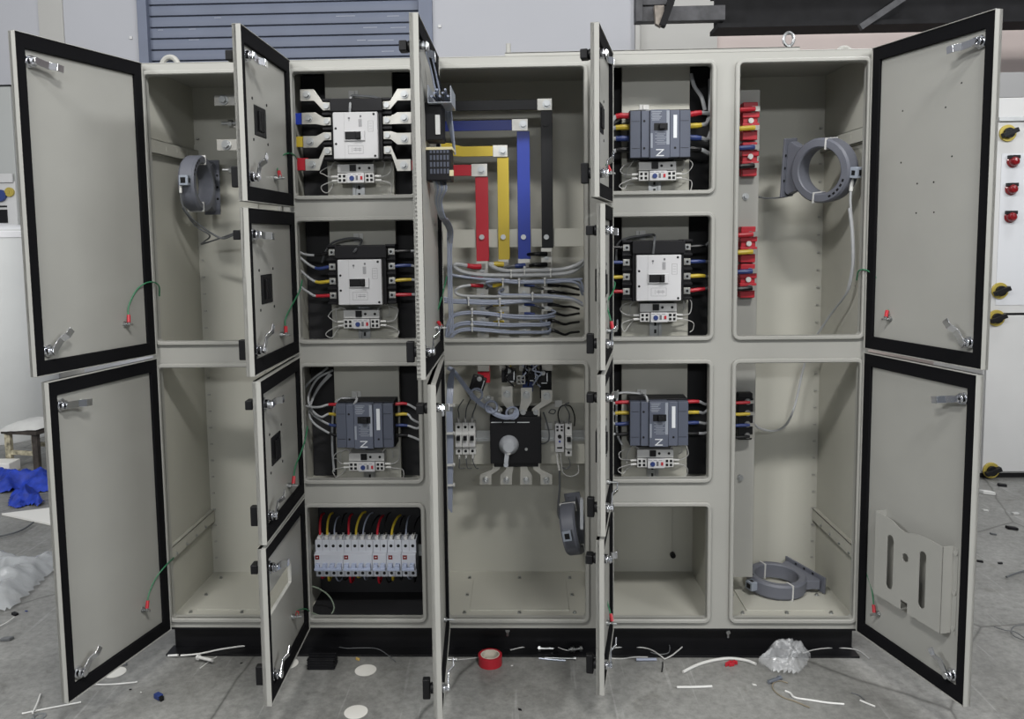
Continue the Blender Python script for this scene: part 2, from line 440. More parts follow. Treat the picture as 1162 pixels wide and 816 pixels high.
# screws on the lower side rails and back wall
mb = MB()
for yy in (.06, .15, .24, .33):
    for x, sg in ((XL+.021, 1), (XR-.021, -1)): mb.screw((x, yy, .35), .004, .003, (sg, 0, 0))
objs('screw', mb, ZINC, cab)
mb = MB()
for k in range(26):
    z = .18+k*.068
    for x in (.02, 2.443): mb.box(x-.005, x+.005, YB-.014, YB-.002, z, z+.006)
objs('weld_spot', mb, PAINT, cab)
# gland plates
for x0, x1 in ((.075, .42), (1.085, 1.45), (2.09, 2.37)):
    obj('gland_plate', MB().box(x0, x1, .09, .36, ZB+.02, ZB+.024), PAINT_LIFT, cab, .001)
    mb = MB()
    for x in (x0-.018, x1+.018, (x0+x1)/2):
        for y in (.075, .22, .375):
            if x == (x0+x1)/2 and y == .22: continue
            mb.screw((x, y, ZB+.02), .005, .005, (0, 0, 1))
    objs('screw', mb, ZINC, cab)
# plinth
pl = MB(); pl.box(.012, 2.448, .035, .05, .006, ZB).box(-.002, 2.456, -.015, .05, 0, .007).box(.012, .027, .05, .43, 0, ZB).box(2.433, 2.448, .05, .43, 0, ZB).box(.012, 2.448, .42, .435, 0, ZB).box(.012, 2.448, .0, .04, ZB-.008, ZB)
obj('plinth', pl, PLINTH, cab, .001)
mb = MB()
for px, py in ((576, 715), (826, 717)):
    p = at(px, py, .033); mb.cyl((p.x, .036, p.z), (p.x, .026, p.z), .008, 6).cyl((p.x, .03, p.z), (p.x, .03, p.z-.02), .005, 6)
objs('plinth_bolt', mb, ZINC, cab)
# top lifting bar + eyes
LBX = at(908, 54, .25).x
obj('lifting_bar', MB().box(1.236, LBX, .25, .30, ZT+.004, ZT+.070).box(1.236, LBX, .25, .38, ZT+.064, ZT+.070), PAINT, cab, .002)
for px, py, y, s in ((193, 70, .10, .032), (958, 54, .16, .03)):
    p = at(px, py, y); L = []
    for k in range(17):
        a = math.pi*k/16; L.append((p.x+s*math.cos(a)*.95, y, ZT+.004+s*math.sin(a)*1.25))
    obj('lifting_eye', MB().tube(L, .0095, 8, 0), PAINT, cab)
p = at(577, 56, .32); obj('bolt', MB().cyl((p.x, .32, ZT+.06), (p.x, .32, p.z+.02), .009, 10).cyl((p.x, .32, ZT+.06), (p.x, .32, ZT+.08), .014, 6), PAINT, cab)
p = at(895, 44, .28); mb = MB(); L = [(p.x+.018*math.cos(2*math.pi*k/16), .28, p.z+.012+.024*math.sin(2*math.pi*k/16)) for k in range(17)]
mb.tube([Vector(v)-Vector((0, 0, .014)) for v in L], .0055, 8, 0).cyl((p.x, .28, ZT+.05), (p.x, .28, p.z-.024), .008, 8); obj('lifting_eye', mb, ZINC, cab)

# ------------------------------------------------------------------ doors
TD = .025
def door(c, zb, zt, hx, w, ang, s, cut=None, plate=None, stud=None, lockz=(.077, .072), gl=True):
    X = lambda u: s*u
    mb = MB(); holes = []
    if cut: holes.append((min(X(cut[0]), X(cut[1])), max(X(cut[0]), X(cut[1])), cut[2], cut[3]))
    x0, x1 = sorted((X(0), X(w)))
    mb.plate(x0, x1, zb, zt, 0, .012, holes)
    for a, b, c0, d in ((x0, x0+.0022, zb, zt), (x1-.0022, x1, zb, zt), (x0, x1, zb, zb+.0022), (x0, x1, zt-.0022, zt)):
        mb.box(a, b, .0, TD, c0, d)
    o = obj('door', mb, PAINT, cab, .0015, local=True)
    o.location = Vector((hx, -.012, 0))-wl(cab); o.rotation_euler.z = -s*R(ang)
    g = MB(); gw = .034
    g.plate(x0+.003, x1-.003, zb+.003, zt-.003, .012, .0225, [(x0+gw, x1-gw, zb+gw+.010, zt-gw-.010)])
    obj('gasket', g, GASKET, o, .002, local=True)
    # hinges on the hinge edge
    for z in (zt-(.22 if zt-zb > .6 else .14), zb+(.17 if zt-zb > .6 else .11)):
        hb = MB().cyl((X(-.006), .006, z-.035), (X(-.006), .006, z-.001), .0065, 12).cyl((X(-.006), .006, z+.001), (X(-.006), .006, z+.035), .0065, 12)
        hb.cyl((X(-.006), .006, z-.045), (X(-.006), .006, z-.035), .0045, 8).box(X(-.006), X(.012), .004, .010, z-.03, z+.03)
        obj('hinge', hb, PAINT, o, local=True)
    if lockz:
        for k, z in enumerate((zt-lockz[0], zb+lockz[1])):
            u = w-.052
            obj('knob', MB().cyl((X(u), 0, z), (X(u), -.012, z), .016, 16).box(X(u)-(.019, .011)[k], X(u)+(.019, .011)[k], -.034, -.012, z-(.014, .030)[k], z+(.014, .030)[k]), BLACK, o, .003, local=True)
            lb = MB().cyl((X(u), .012, z), (X(u), .021, z), .0195, 6).cyl((X(u), .021, z), (X(u), .032, z), .0145, 14).cyl((X(u), .032, z), (X(u), .046, z), .011, 6)
            obj('lock_barrel', lb, CHROME, o, .0012, local=True)
            an = R(-6+rnd.uniform(-7, 7)) if k == 0 else R(52+rnd.uniform(-6, 6))
            d = Vector((-s*math.cos(an), 0, math.sin(an))); nrm = Vector((0, 1, 0)); t = d.cross(nrm)
            c = Vector((X(u), .040, z)); cb = MB()
            cb.obox(c+d*.016, (d, t, nrm), (.026, .0105, .002))
            cb.obox(c+d*.050+nrm*.007, (d+nrm*.9, t, nrm-d*.9), (.013, .0105, .002))
            cb.obox(c+d*.068+nrm*.0145, (d, t, nrm), (.012, .0105, .002))
            obj('lock_cam', cb, CHROME, o, .0008, local=True)
    if stud:
        u, z = stud
        obj('earth_stud', MB().cyl((X(u), .012, z), (X(u), .017, z), .0095, 14).cyl((X(u), .017, z), (X(u), .022, z), .008, 6).cyl((X(u), .02, z), (X(u), .045, z), .0035, 8), ZINC, o, local=True)
    if plate:
        u, z, hw, hh = plate
        mb = MB().box(X(u)-hw-.006, X(u)+hw+.006, -.013, 0, z-hh-.006, z+hh+.006).box(X(u)-hw, X(u)+hw, 0, .014, z-hh, z+hh)
        for dx in (-.35, 0, .35): mb.box(X(u)+hw*dx-hw*.1, X(u)+hw*dx+hw*.1, .014, .02, z-hh*.7, z+hh*.7)
        obj('operator_plate', mb, BLACK, o, .002, local=True)
        mb = MB()
        for du in (-1, 1):
            for dz in (-1, 1): mb.cyl((X(u)+du*(hw+.014), .012, z+dz*(hh+.016)), (X(u)+du*(hw+.014), .0135, z+dz*(hh+.016)), .0045, 8)
        objs('screw', mb, BLACK, o, local=True)
    return o
HX = {1: XL, 2: .498, 3: .998, 4: 1.575, 5: XR}
W_ = {1: .476, 2: .477, 3: .547, 4: .415, 5: .473}
DOORS = {}
DA = {}
def mk(k, c, zb, zt, ang, s=1, **kw):
    DOORS[k] = door(c, zb, zt, HX[c], W_[c], ang, s, **kw); DA[k] = (HX[c], R(ang), s)
mk('1u', 1, D2B, ZT, 108.37, stud=(.124, D2B+.119)); mk('1l', 1, ZB, D3T, 103.71, stud=(.126, ZB+.132))
mk('5u', 5, D2B, ZT, 106.9, -1, stud=(.105, D2B+.110)); mk('5l', 5, ZB, D3T, 105.28, -1, stud=(.097, ZB+.107))
mk('3u', 3, D2B, ZT, 90.03, stud=(.15, D2B+.10)); mk('3l', 3, ZB, D3T, 87.24, stud=(.15, ZB+.11))
A2 = dict(zip('1234', (90.11, 90.03, 88.19, 88.72))); A4 = dict(zip('1234', (101.96, 99.7, 99.71, 100.32)))
for n, zb, zt in (('1', D1B, ZT), ('2', D2B, D2T), ('3', D3B, D3T)):
    zm = (zb+zt)/2
    mk('2'+n, 2, zb, zt, A2[n], stud=(.178, zb+.085), cut=(.245, .352, zm-.044, zm+.044), plate=(.2985, zm, .0525, .0435))
    mk('4'+n, 4, zb, zt, A4[n], stud=(.15, zb+.085), cut=(.20, .305, zm-.044, zm+.044), plate=(.2525, zm, .0515, .0435))
mk('24', 2, ZB, D4T, A2['4'], stud=(.182, ZB+.135), cut=(.171, .452, .350, .421)); mk('44', 4, ZB, D4T, A4['4'], stud=(.15, ZB+.10))
# drilled holes in the upper right door, document pocket on the lower right door
dl = DOORS['5u']; mb = MB()
for u, z in ((.13, 1.86), (.30, 1.845), (.355, 1.905), (.13, 1.70), (.33, 1.70), (.20, 1.63), (.265, 1.63), (.20, 1.54), (.27, 1.54)):
    mb.cyl((-u, .0118, z), (-u, .0124, z), .0028, 8)
objs('drilled_hole', mb, BLACK, dl, local=True)
dl = DOORS['5l']
top = [(.12, .572), (.165, .570), (.195, .566), (.225, .553), (.25, .548), (.275, .553), (.30, .560), (.34, .562), (.405, .560)]
U0, U1, ZB0, YP = .115, .405, .292, .052
def inside(u, z):
    tz = .56
    for (a, za), (b, zb_) in zip(top, top[1:]):
        if a <= u <= b: tz = za+(zb_-za)*(u-a)/(b-a)
    return tz
# front sheet as fine strips so slots and the hole are real openings
us = sorted({U0, U1, *[t[0] for t in top], *[.1735+.002*k for k in range(16)], *[.3135+.002*k for k in range(16)], *[.240+.0025*k for k in range(13)]})
us = [u for u in us if U0 <= u <= U1]
mb = MB()
for a, b in zip(us, us[1:]):
    cu = (a+b)/2; gaps = []
    for su in (.188, .328):
        d = abs(cu-su)
        if d < .0145: h = math.sqrt(.0145**2-d*d); gaps.append((.352-h, .502+h))
    d = abs(cu-.255)
    if d < .0135: h = math.sqrt(.0135**2-d*d); gaps.append((.468-h, .468+h))
    if .240 < cu < .270: gaps.append((ZB0-.01, ZB0+.034))
    gaps.sort(); z = ZB0
    ta, tb_ = inside(a, 0), inside(b, 0)
    for g0, g1 in gaps:
        if g0 > z: mb.box(-b, -a, YP-.002, YP, z, g0)
        z = g1
    mb.prism([(-a, z), (-a, ta), (-b, tb_), (-b, z)], YP-.002, YP)
mb.box(-U0-.002, -U0, .012, YP, ZB0, .572).box(-U1, -U1+.002, .012, YP, ZB0, .560).box(-.240, -U0, .012, YP, ZB0, ZB0+.002).box(-U1, -.270, .012, YP, ZB0, ZB0+.002)
for z in (.31, .42, .54): mb.cyl((-U1-.008, .012, z), (-U1-.008, .017, z), .008, 10)
mb.box(-U1-.016, -U1, .012, .0135, ZB0, .555).box(-U0, -U0+.014, .012, .0135, ZB0, .56)
obj('document_pocket', mb, PAINT, dl, local=True, sm=20)

def door_point(k, u, y, z):
    hx, a, s = DA[k]
    return Vector((hx, -.012, 0)) + Vector((s*math.cos(a), -math.sin(a), 0))*u + Vector((s*math.sin(a), math.cos(a), 0))*y + Vector((0, 0, z))

# ================================================================== EQUIPMENT
YP_ = .130                      # depth of the mounting plates
def cellpos(px, py, y): p = at(px, py, y); return Vector((p.x, y, p.z))
cellz = {1: (1.591, T1+.03), 2: (1.093, 1.588), 3: (.595, 1.09)}
for c, (x0, x1) in ((2, (rect(370, 140, 446, 150, YP_)[:2])), (4, (rect(705.5, 140, 782.5, 150, YP_)[:2]))):
    for k, (z0, z1) in cellz.items():
        mb = MB().box(x0, x1, YP_, YP_+.002, z0+.004, z1-.004).box(x0, x0+.002, YP_, YP_+.02, z0+.004, z1-.004).box(x1-.002, x1, YP_, YP_+.02, z0+.004, z1-.004)
        obj('mounting_plate', mb, PAINT_LIFT, cab, .001)
# added dark sheets stand in for shade in the wiring gaps beside the plates
for c, xs in ((2, (.50, .965)), (4, (1.553, 1.962))):
    for k, (z0, z1) in cellz.items():
        obj('shade_sheet', MB().box(xs[0], xs[1], .20, .203, z0+.002, z1-.002), SHADEIN, cab)
        if c == 4:
            for x in (xs[0]-.003, xs[1]+.002): obj('shade_sheet', MB().box(x, x+.003, .03, .20, z0+.002, z1-.002), SHADEIN, cab)
        else:
            obj('shade_sheet', MB().box(xs[1]+.002, xs[1]+.005, .03, .20, z0+.002, z1-.002), SHADEIN, cab)
obj('shade_sheet', MB().box(.50, .965, .24, .243, ZB+.022, .588), SHADEIN, cab)  # added back, floor and side sheets darken this compartment like shade
obj('shade_sheet', MB().box(.50, .965, .05, .24, ZB+.0215, ZB+.0235), SHADEIN, cab)
obj('shade_sheet', MB().box(.963, .966, .05, .24, ZB+.0215, .588), SHADEIN, cab)
# centre bay lower mounting plate, crossbar, rails
x0, x1, z0, z1 = rect(512.6, 458, 663, 526.6, .30)
obj('mounting_plate', MB().box(1.0, 1.53, .30, .303, z0, z1).box(1.0, 1.53, .303, .32, z0, z0+.002), PAINT_LIFT, cab)
x0, x1, z0, z1 = rect(504, 260, 662, 280.5, .262)
obj('support_crossbar', MB().box(.978, 1.54, .262, .265, z0, z1).box(.978, 1.54, .265, .285, z0, z0+.002).box(.978, 1.54, .265, .285, z1-.002, z1), PAINT_LIFT, cab, .001)
# back plate of the empty compartment
obj('cover_plate', MB().box(1.575, 1.885, YB-.012, YB-.003, .17, .585), PAINT_LIFT, cab, .002)
p = at(763, 629, YB-.012); obj('screw', MB().cyl((p.x, YB-.03, p.z), (p.x, YB-.01, p.z), .011, 10), BLACK, cab)
# vertical strip in the bay beyond
YS = .20
x0, x1, z0, z1 = rect(838, 102, 855.5, 655, YS)
p0 = at(849.5, 102, YS); p1 = at(842, 655, YS)
STX0, STX1 = 2.035, 2.142
obj('mounting_strip', MB().box(STX0, STX1, YS, YS+.002, p1.z, p0.z).box(STX1-.002, STX1, YS, YS+.025, p1.z, p0.z), PAINT, cab, .001)
mb = MB()
for px, py in ((846, 223), (840, 542)):
    q = at(px, py, YS); mb.screw((q.x, YS, q.z), .008, .008)
objs('screw', mb, ZINC, cab)
def din(cx, z0, z1, y):
    mb = MB().box(cx-.0175, cx+.0175, y-.001, y, z0, z1)
    for s in (-1, 1): mb.box(cx+s*.011, cx+s*.0125, y-.008, y, z0, z1).box(cx+s*.012, cx+s*.0215, y-.009, y-.008, z0, z1)
    obj('din_rail', mb, ZINC, cab, 0)
    mb = MB(); z = z0+.008
    while z < z1-.02: mb.box(cx-.004, cx+.004, y-.0016, y-.001, z, z+.014); z += .027
    obj('rail_slot', mb, BLACK, cab)
def dinh(x0, x1, cz, y):
    mb = MB().box(x0, x1, y-.001, y, cz-.0175, cz+.0175)
    for s in (-1, 1): mb.box(x0, x1, y-.008, y, cz+s*.011, cz+s*.0125).box(x0, x1, y-.009, y-.008, cz+s*.012, cz+s*.0215)
    obj('din_rail', mb, ZINC, cab, 0)

# ---- breakers ------------------------------------------------------
DEPTH = .1085
def white_breaker(label, loc):
    t = thing('moulded_case_breaker', label, 'circuit breaker', loc, 'moulded case breakers')
    t['_'] = 0; del t['_']
    A = dict(parent=t, local=True)
    mb = MB().box(-.119, .119, .046, DEPTH, -.080, .128).box(-.087, .089, .022, .046, -.080, .126)
    zr = (.104, .053, .0025, -.048)
    for s in (-1, 1):
        for z in (.1255, .0785, .028, -.0225, -.0735): mb.box(s*.086, s*.121, .032, DEPTH, z-.0045, z+.0045)
    mb.box(-.088, .092, .012, .022, .083, .126)
    obj('base', mb, BLACKM, bev=.002, **A)
    for s in (-1, 1):
        for z in zr:
            o = obj('terminal', MB().box(s*.093, s*.1165, .043, .047, z-.0115, z+.0115), TIN, bev=.0012, **A)
            obj('screw', MB().cyl((s*.104, .043, z), (s*.104, .037, z), .0088, 14), ZINC, o, local=True)
            obj('screw_socket', MB().cyl((s*.104, .0368, z), (s*.104, .0364, z), .0052, 6), BLACK, o, local=True)
    obj('cover', MB().box(-.0765, .0765, 0, .03, -.0785, .0785), WHITE, bev=.003, **A)
    mb = MB()
    for x, z in ((.064, .070), (.066, -.070), (-.067, .024), (-.067, -.028)): mb.cyl((x, .0005, z), (x, -.0006, z), .0042, 12)
    objs('cover_screw', mb, BLACK, **A)
    mb = MB().box(-.0375, .0325, -.006, 0, -.0185, .0155)
    obj('toggle_frame', mb, WHITE, bev=.002, **A)
    o = obj('toggle_well', MB().box(-.0345, .0195, -.0065, -.002, -.0150, .0120), BLACK, **A)
    obj('toggle', MB().box(.0045, .0165, -.020, -.004, -.012, .009), BLACK, o, .002, local=True)
    mb = MB().box(-.0375, -.0372, -.0003, 0, -.078, .078)
    def line(x0, x1, z0, z1): mb.box(x0, x1, -.0004, 0, z0, z1)
    for x0, x1, z0, z1 in ((-.026, .026, -.062, -.034), (.044, .062, .012, .048)):
        w = .0007
        line(x0, x1, z0, z0+w); line(x0, x1, z1-w, z1); line(x0, x0+w, z0, z1); line(x1-w, x1, z0, z1)
        n = 4
        for k in range(1, n):
            if x1-x0 > z1-z0: x = x0+(x1-x0)*k/n; line(x, x+w, z0+.006, z1-.006)
            else: zz = z0+(z1-z0)*k/n; line(x0+.004, x1-.004, zz, zz+w)
    for k in range(4): line(.012+.003*k, .0135+.003*k, .028, .054)
    line(-.024, -.017, .055, .061); line(.016, .022, .060, .067); line(-.0215, -.0195, .048, .055)
    line(-.008, .02, -.050, -.0485); line(-.008, .02, -.0445, -.0435)
    obj('printed_label', mb, INK, **A)
    return t
def grey_breaker(label, loc):
    t = thing('moulded_case_breaker', label, 'circuit breaker', loc, 'moulded case breakers')
    A = dict(parent=t, local=True)
    obj('base', MB().box(-.098, .104, .030, DEPTH, -.080, .086), BLACKM, bev=.002, **A)
    for s, x0, x1 in ((-1, -.100, -.064), (1, .066, .102)):
        mb = MB().box(x0, x1, .006, .04, -.076, .080)
        obj('terminal_cover', mb, SLATE, bev=.002, **A)
    mb = MB().box(-.063, -.036, .002, .04, -.076, .080).box(-.035, .0315, -.004, .04, -.078, .082).box(.0325, .065, .002, .04, -.076, .080)
    obj('front_cover', mb, SLATE2, bev=.002, **A)
    mb = MB().box(-.022, .024, -.0045, -.003, .013, .037)
    o = obj('toggle_well', mb, BLACK, **A)
    obj('toggle', MB().box(-.006, .014, -.020, -.004, .016, .034), BLACKM, o, .002, local=True)
    obj('rating_label', MB().box(.044, .056, .0012, .002, -.012, .064), PRN, **A)
    mb = MB(); y0 = -.0046
    def st(a, b, w=.0032):
        a = Vector((a[0], y0, a[1])); b = Vector((b[0], y0, b[1])); d = b-a
        mb.obox((a+b)/2, (d, Vector((0, 1, 0)), d.cross(Vector((0, 1, 0)))), (d.length/2+w/2, .0003, w/2))
    st((-.013, -.051), (.010, -.051)); st((-.013, -.071), (.010, -.071)); st((.010, -.051), (-.013, -.071))
    obj('letter', mb, PRN, **A)
    mb = MB()
    for k in range(6): mb.box(-.030+.002*(k % 2), .004-.004*(k % 3), -.0044, -.004, .074-.0055*k, .0765-.0055*k)
    for k in range(8): mb.box(-.018+.006*(k % 2), .022-.005*(k % 3), -.0044, -.004, .006-.0055*k, .0077-.0055*k)
    mb.box(-.033, -.026, -.0044, -.004, -.045, .004).box(.020, .030, -.0044, -.004, -.034, .078)
    obj('printed_label', mb, mat('faint_grey_printing', (.25, .27, .31), .6), **A)
    mb = MB()
    for x in (-.0535, .050):
        for z in (.045, -.045): mb.cyl((x, .0022, z), (x, .0014, z), .004, 10)
    for s in (-1, 1):
        for z in (.045, -.045): mb.box(s*.082-.014, s*.082+.014, .0052, .0062, z-.0006, z+.0006)
    objs('screw_hole', mb, BLACK, **A)
    return t
YF = .020
BR = {}
def nm(c, k): return {(2, 1): 'breaker with broad spreader bars', (2, 2): 'white-faced breaker below the spreader-bar breaker', (2, 3): 'dark grey breaker above the miniature breakers',
    (4, 1): 'topmost dark grey breaker', (4, 2): 'white-faced breaker nearest the red insulators', (4, 3): 'dark grey breaker above the empty compartment'}[c, k]
wl_ = {(2, 1): ('white-faced four-pole breaker with tinned spreader bars on both sides', (403.3, 153.6)),
       (2, 2): ('white-faced four-pole breaker with coloured cables, below the breaker with spreader bars', (408.3, 320.4)),
       (4, 2): ('white-faced four-pole breaker between two dark grey ones, beside the red insulators bay', (747.6, 315.5))}
gl_ = {(2, 3): ('dark slate breaker marked N with thin cables, above the row of miniature breakers', (413.2, 484.5)),
       (4, 1): ('dark slate breaker marked N with thick grey cables, in the topmost compartment', (749.3, 152.5)),
       (4, 3): ('dark slate breaker marked N, directly above the empty compartment', (748, 482))}
for src, fn in ((wl_, white_breaker), (gl_, grey_breaker)):
    first = None
    for k, (lab, (px, py)) in src.items():
        loc = cellpos(px, py, YF)
        if first is None: BR[k] = first = fn(lab, loc)
        else: BR[k] = dup(first, loc, lab)
ZR = (.104, .053, .0025, -.048)         # terminal rows
# spreader bars of the big breaker: a part of it
t = BR[2, 1]; L0 = t.location
def bar_poly(pts, w): pass
ends_l = ((338, 345.5, 366, 107), (342, 350, 376, 134), (343, 351, 378, 161), (347, 354, 377, 187))
sp = {-1: ((348.5, 108), (350.5, 134.5), (352, 161), (354.5, 187)), 1: ((459, 107.5), (459, 134), (459, 157.5), (458.5, 187.5))}
for s in (-1, 1):
    for k, (px, py) in enumerate(sp[s]):
        e = at(px, py, .055); z0 = L0.z+ZR[k]; xa = L0.x+s*.108; zb = e.z
        xe1 = e.x+s*.024; xm = e.x-s*.024; xk = L0.x+s*.116; xa = L0.x+s*.090
        poly = [(xa, z0+.013), (xa, z0-.013), (xk, z0-.014), (xm, zb-.020), (xe1, zb-.020), (xe1, zb+.020), (xm, zb+.020), (xk, z0+.014)]
        o = obj('spreader_bar', MB().prism(poly, .052, .057), TIN, t, .001)
        objs('bolt', MB().screw((e.x+s*.0, .052, e.z), .009, .009).cyl((L0.x+s*.104, .052, z0), (L0.x+s*.104, .045, z0), .0095, 14), ZINC, o)
# coloured feeder bars at its left
GB = 'feeder busbars beside the spreader-bar breaker'
for px0, px1, py, h, M, cn in ((325, 346, 135, 13, BLUP, 'blue'), (325, 348, 161, 12, YELP, 'yellow'), (325, 350, 186.5, 14, REDP, 'red')):
    x0, x1, z0, z1 = rect(px0, py-h/2, px1, py+h/2, .060)
    o = obj('feeder_busbar', MB().box(.50, x1, .058, .064, z0, z1), M, None, .001)
    tag(o, '%s sleeved busbar end joined to the leftmost spreader bars of the white-faced breaker' % cn, 'busbar', GB)
x0, x1, z0, z1 = rect(463, 182, 475, 193, .060)
tag(obj('feeder_busbar', MB().box(x0+.012, .968, .058, .064, z0, z1), REDP, None, .001), 'red sleeved busbar end at the rightmost lower spreader bar', 'busbar', GB)
# bare bar ends in the first bay
for i, (px, py, kind) in enumerate(((254, 113.5, 0), (262, 140.5, 1), (257, 164.5, 0), (263, 193, 1))):
    p = at(px, py, .20)
    mb = MB()
    if not kind: mb.box(p.x-.036, .489, .20, .206, p.z-.020, p.z+.020)
    else: mb.box(p.x-.012, .489, .20, .206, p.z-.014, p.z+.003)
    t = thing('busbar_end', ('uppermost', 'second', 'third', 'lowest')[i]+' tinned busbar end with bolt, beside the top left breaker door', 'busbar', (p.x, .2, p.z-.02), 'bare busbar ends in the first bay')
    obj('bar', mb, TIN, t, .001)
    if kind: obj('bolt', MB().cyl((p.x-.03, .19, p.z), (p.x+.03, .19, p.z), .006, 10).cyl((p.x-.004, .19, p.z), (p.x+.010, .19, p.z), .013, 6), ZINC, t)
    else: obj('bolt', MB().screw((p.x, .20, p.z), .012, .012), ZINC, t)

# ---- DIN devices below each breaker ---------------------------------
def rail_device(label, loc):
    t = thing('residual_current_device', label, 'control device', loc, 'rail-mounted devices under the breakers')
    A = dict(parent=t, local=True)
    mb = MB().box(-.064, .064, .008, .058, .003, .032).box(-.064, -.029, .006, .058, -.032, .0005).box(.032, .064, .006, .058, -.032, .0005)
    obj('housing', mb, LGREY, bev=.0015, **A)
    obj('front_block', MB().box(-.0285, .0315, -.004, .058, -.033, .001), WHITE, bev=.002, **A)
    mb = MB().box(-.020, .002, .002, .010, .008, .030)
    obj('toggle', mb, BLACK, bev=.001, **A)
    mb = MB()
    for x in (-.055, -.040, .041, .055):
        for z in (-.009, -.023): mb.box(x-.0045, x+.0045, .0052, .007, z-.0045, z+.0045)
    for x in (.014, .048): mb.cyl((x, .0084, .018), (x, .007, .018), .0048, 10)
    obj('terminal_hole', mb, BLACK, **A)
    obj('adjuster', MB().cyl((-.011, -.004, -.017), (-.011, -.0075, -.017), .0085, 14), BLUD, **A)
    obj('test_button', MB().box(.018, .026, -.0065, -.004, -.022, -.010), REDI, bev=.0008, **A)
    mb = MB().box(.002, .010, -.0043, -.004, -.024, -.008)
    for k in range(3): mb.box(-.026+.018*k, -.014+.018*k, -.0043, -.004, -.005, -.0035)
    objs('printed_label', mb, INK, **A)
    return t
DEV = {}
dpos = {(2, 1): (403, 196.7), (2, 2): (409.7, 362.5), (2, 3): (415.5, 525), (4, 1): (746.5, 194), (4, 2): (747.5, 355), (4, 3): (744, 521)}
for k, (px, py) in dpos.items():
    loc = cellpos(px, py, .062)
    lab = 'white rail-mounted device with thin wires under the '+nm(*k)
    lab = {(2, 1): 'white rail-mounted device under the breaker with spreader bars', (2, 2): 'white rail-mounted device under the white-faced breaker left of the busbars',
           (2, 3): 'white rail-mounted device above the miniature breakers', (4, 1): 'white rail-mounted device under the topmost dark slate breaker',
           (4, 2): 'white rail-mounted device under the white-faced breaker right of the busbars', (4, 3): 'white rail-mounted device above the empty compartment'}[k]
    DEV[k] = rail_device(lab, loc) if not DEV else dup(DEV[2, 1], loc, lab)
    din(loc.x-.001, cellz[k[1]][0]+.005, loc.z+.04, YP_)

# ---- thin control wires ---------------------------------------------
def wire(name, label, cat, pts, r, M, group=None, n=6, sub=6, sleeves=()):
    t = thing(name, label, cat, pts[0], group)
    obj('conductor', MB().tube(pts, r, n, sub), M, t)
    for nm_, p, rr, MM in sleeves: obj(nm_, MB().tube(p, rr, 8, 3), MM, t)
    return t
short = {(2, 1): 'device under the spreader-bar breaker', (2, 2): 'device under the white-faced breaker left of busbars', (2, 3): 'device above the miniature breakers',
         (4, 1): 'device under the topmost slate breaker', (4, 2): 'device under the white-faced breaker right of busbars', (4, 3): 'device above the empty compartment'}
for k, dv in DEV.items():
    x, y, z = dv.location; g = 'control wires of the '+short[k]
    runs = [[(-.064, -.009), (-.095, -.010), (-.118, .000), (-.124, .012), (-.105, .028), (-.060, .040)],
            [(-.064, -.023), (-.090, -.026), (-.122, -.040), (-.128, -.055), (-.112, -.062), (-.095, -.045), (-.082, -.034)],
            [(.064, -.009), (.095, -.010), (.118, .002), (.122, .030), (.105, .048), (.085, .052)],
            [(.064, -.023), (.10, -.028), (.122, -.040), (.124, -.062), (.112, -.075)],
            [(-.055, .032), (-.075, .042), (-.09, .030), (-.098, .010), (-.10, -.02)],
            [(.055, .032), (.070, .048), (.092, .044), (.098, .020), (.086, .006)]]
    for i, rn in enumerate(runs):
        j = lambda: rnd.uniform(-.006, .006)
        pts = [Vector((x+a+(j() if q > 1 else 0), y+.02+(.004*q if q < 5 else .02)+rnd.uniform(-.004, .004), z+b+(j() if q > 1 else 0))) for q, (a, b) in enumerate(rn)]
        s = -1 if rn[0][0] < 0 else 1
        sl_ = []
        if i < 4: sl_ = [('ferrule', [pts[0], pts[0]+Vector((s*.022, 0, -.001))], .0042, FERR)]
        where = ('upper left', 'lower left', 'upper right', 'lower right', 'top left', 'top right')[i]
        wire('control_wire', 'grey wire, %s, of the %s' % (where, short[k]), 'wire', pts, .0018, CWIRE, g, sleeves=sl_)
# signal cable coming over the top of each breaker + tie mount
sig = {(2, 1): [(431, 112), (424, 110), (411, 109), (399, 109), (397.5, 118), (397, 127)], (2, 2): [(365, 298), (374, 278), (392, 271), (408, 271), (410, 275), (404, 283), (401.5, 286)],
       (2, 3): [(379, 535), (377, 505), (378, 470), (384, 454), (398, 452), (405, 452.5), (401, 460)], (4, 1): [(693, 142), (712, 130), (725, 125.5), (738, 126), (742, 129)],
       (4, 2): [(699, 300), (701, 277), (714, 270), (727, 268), (742, 266.5), (742.5, 274), (741, 288)], (4, 3): [(706, 505), (700, 490), (700, 455), (704, 446), (727, 447), (733, 450), (735, 458)]}
mnt = {(2, 1): (401, 108), (2, 2): (406.5, 270), (2, 3): (404.5, 449), (4, 1): (731, 124), (4, 2): (727, 267), (4, 3): (728, 447)}
for k, pts in sig.items():
    P = [at(px, py, YF+(.075 if i < len(pts)-2 else .01)) for i, (px, py) in enumerate(pts)]
    wire('signal_cable', 'grey signal cable over the top of the '+nm(*k), 'cable', P, .0042, SHEATHD if k in ((2, 2), (4, 2)) else SHEATH, 'signal cables over the breakers')
    q = at(*mnt[k], YP_-.003)
    o = obj('cable_tie_mount', MB().box(q.x-.017, q.x+.017, YP_-.004, YP_, q.z-.016, q.z+.016).box(q.x-.005, q.x+.005, YP_-.012, YP_-.004, q.z-.014, q.z+.014), TIE, None, .001)
    tag(o, 'small white tie mount on the plate above the '+nm(*k), 'cable mount', 'white tie mounts on the mounting plates')

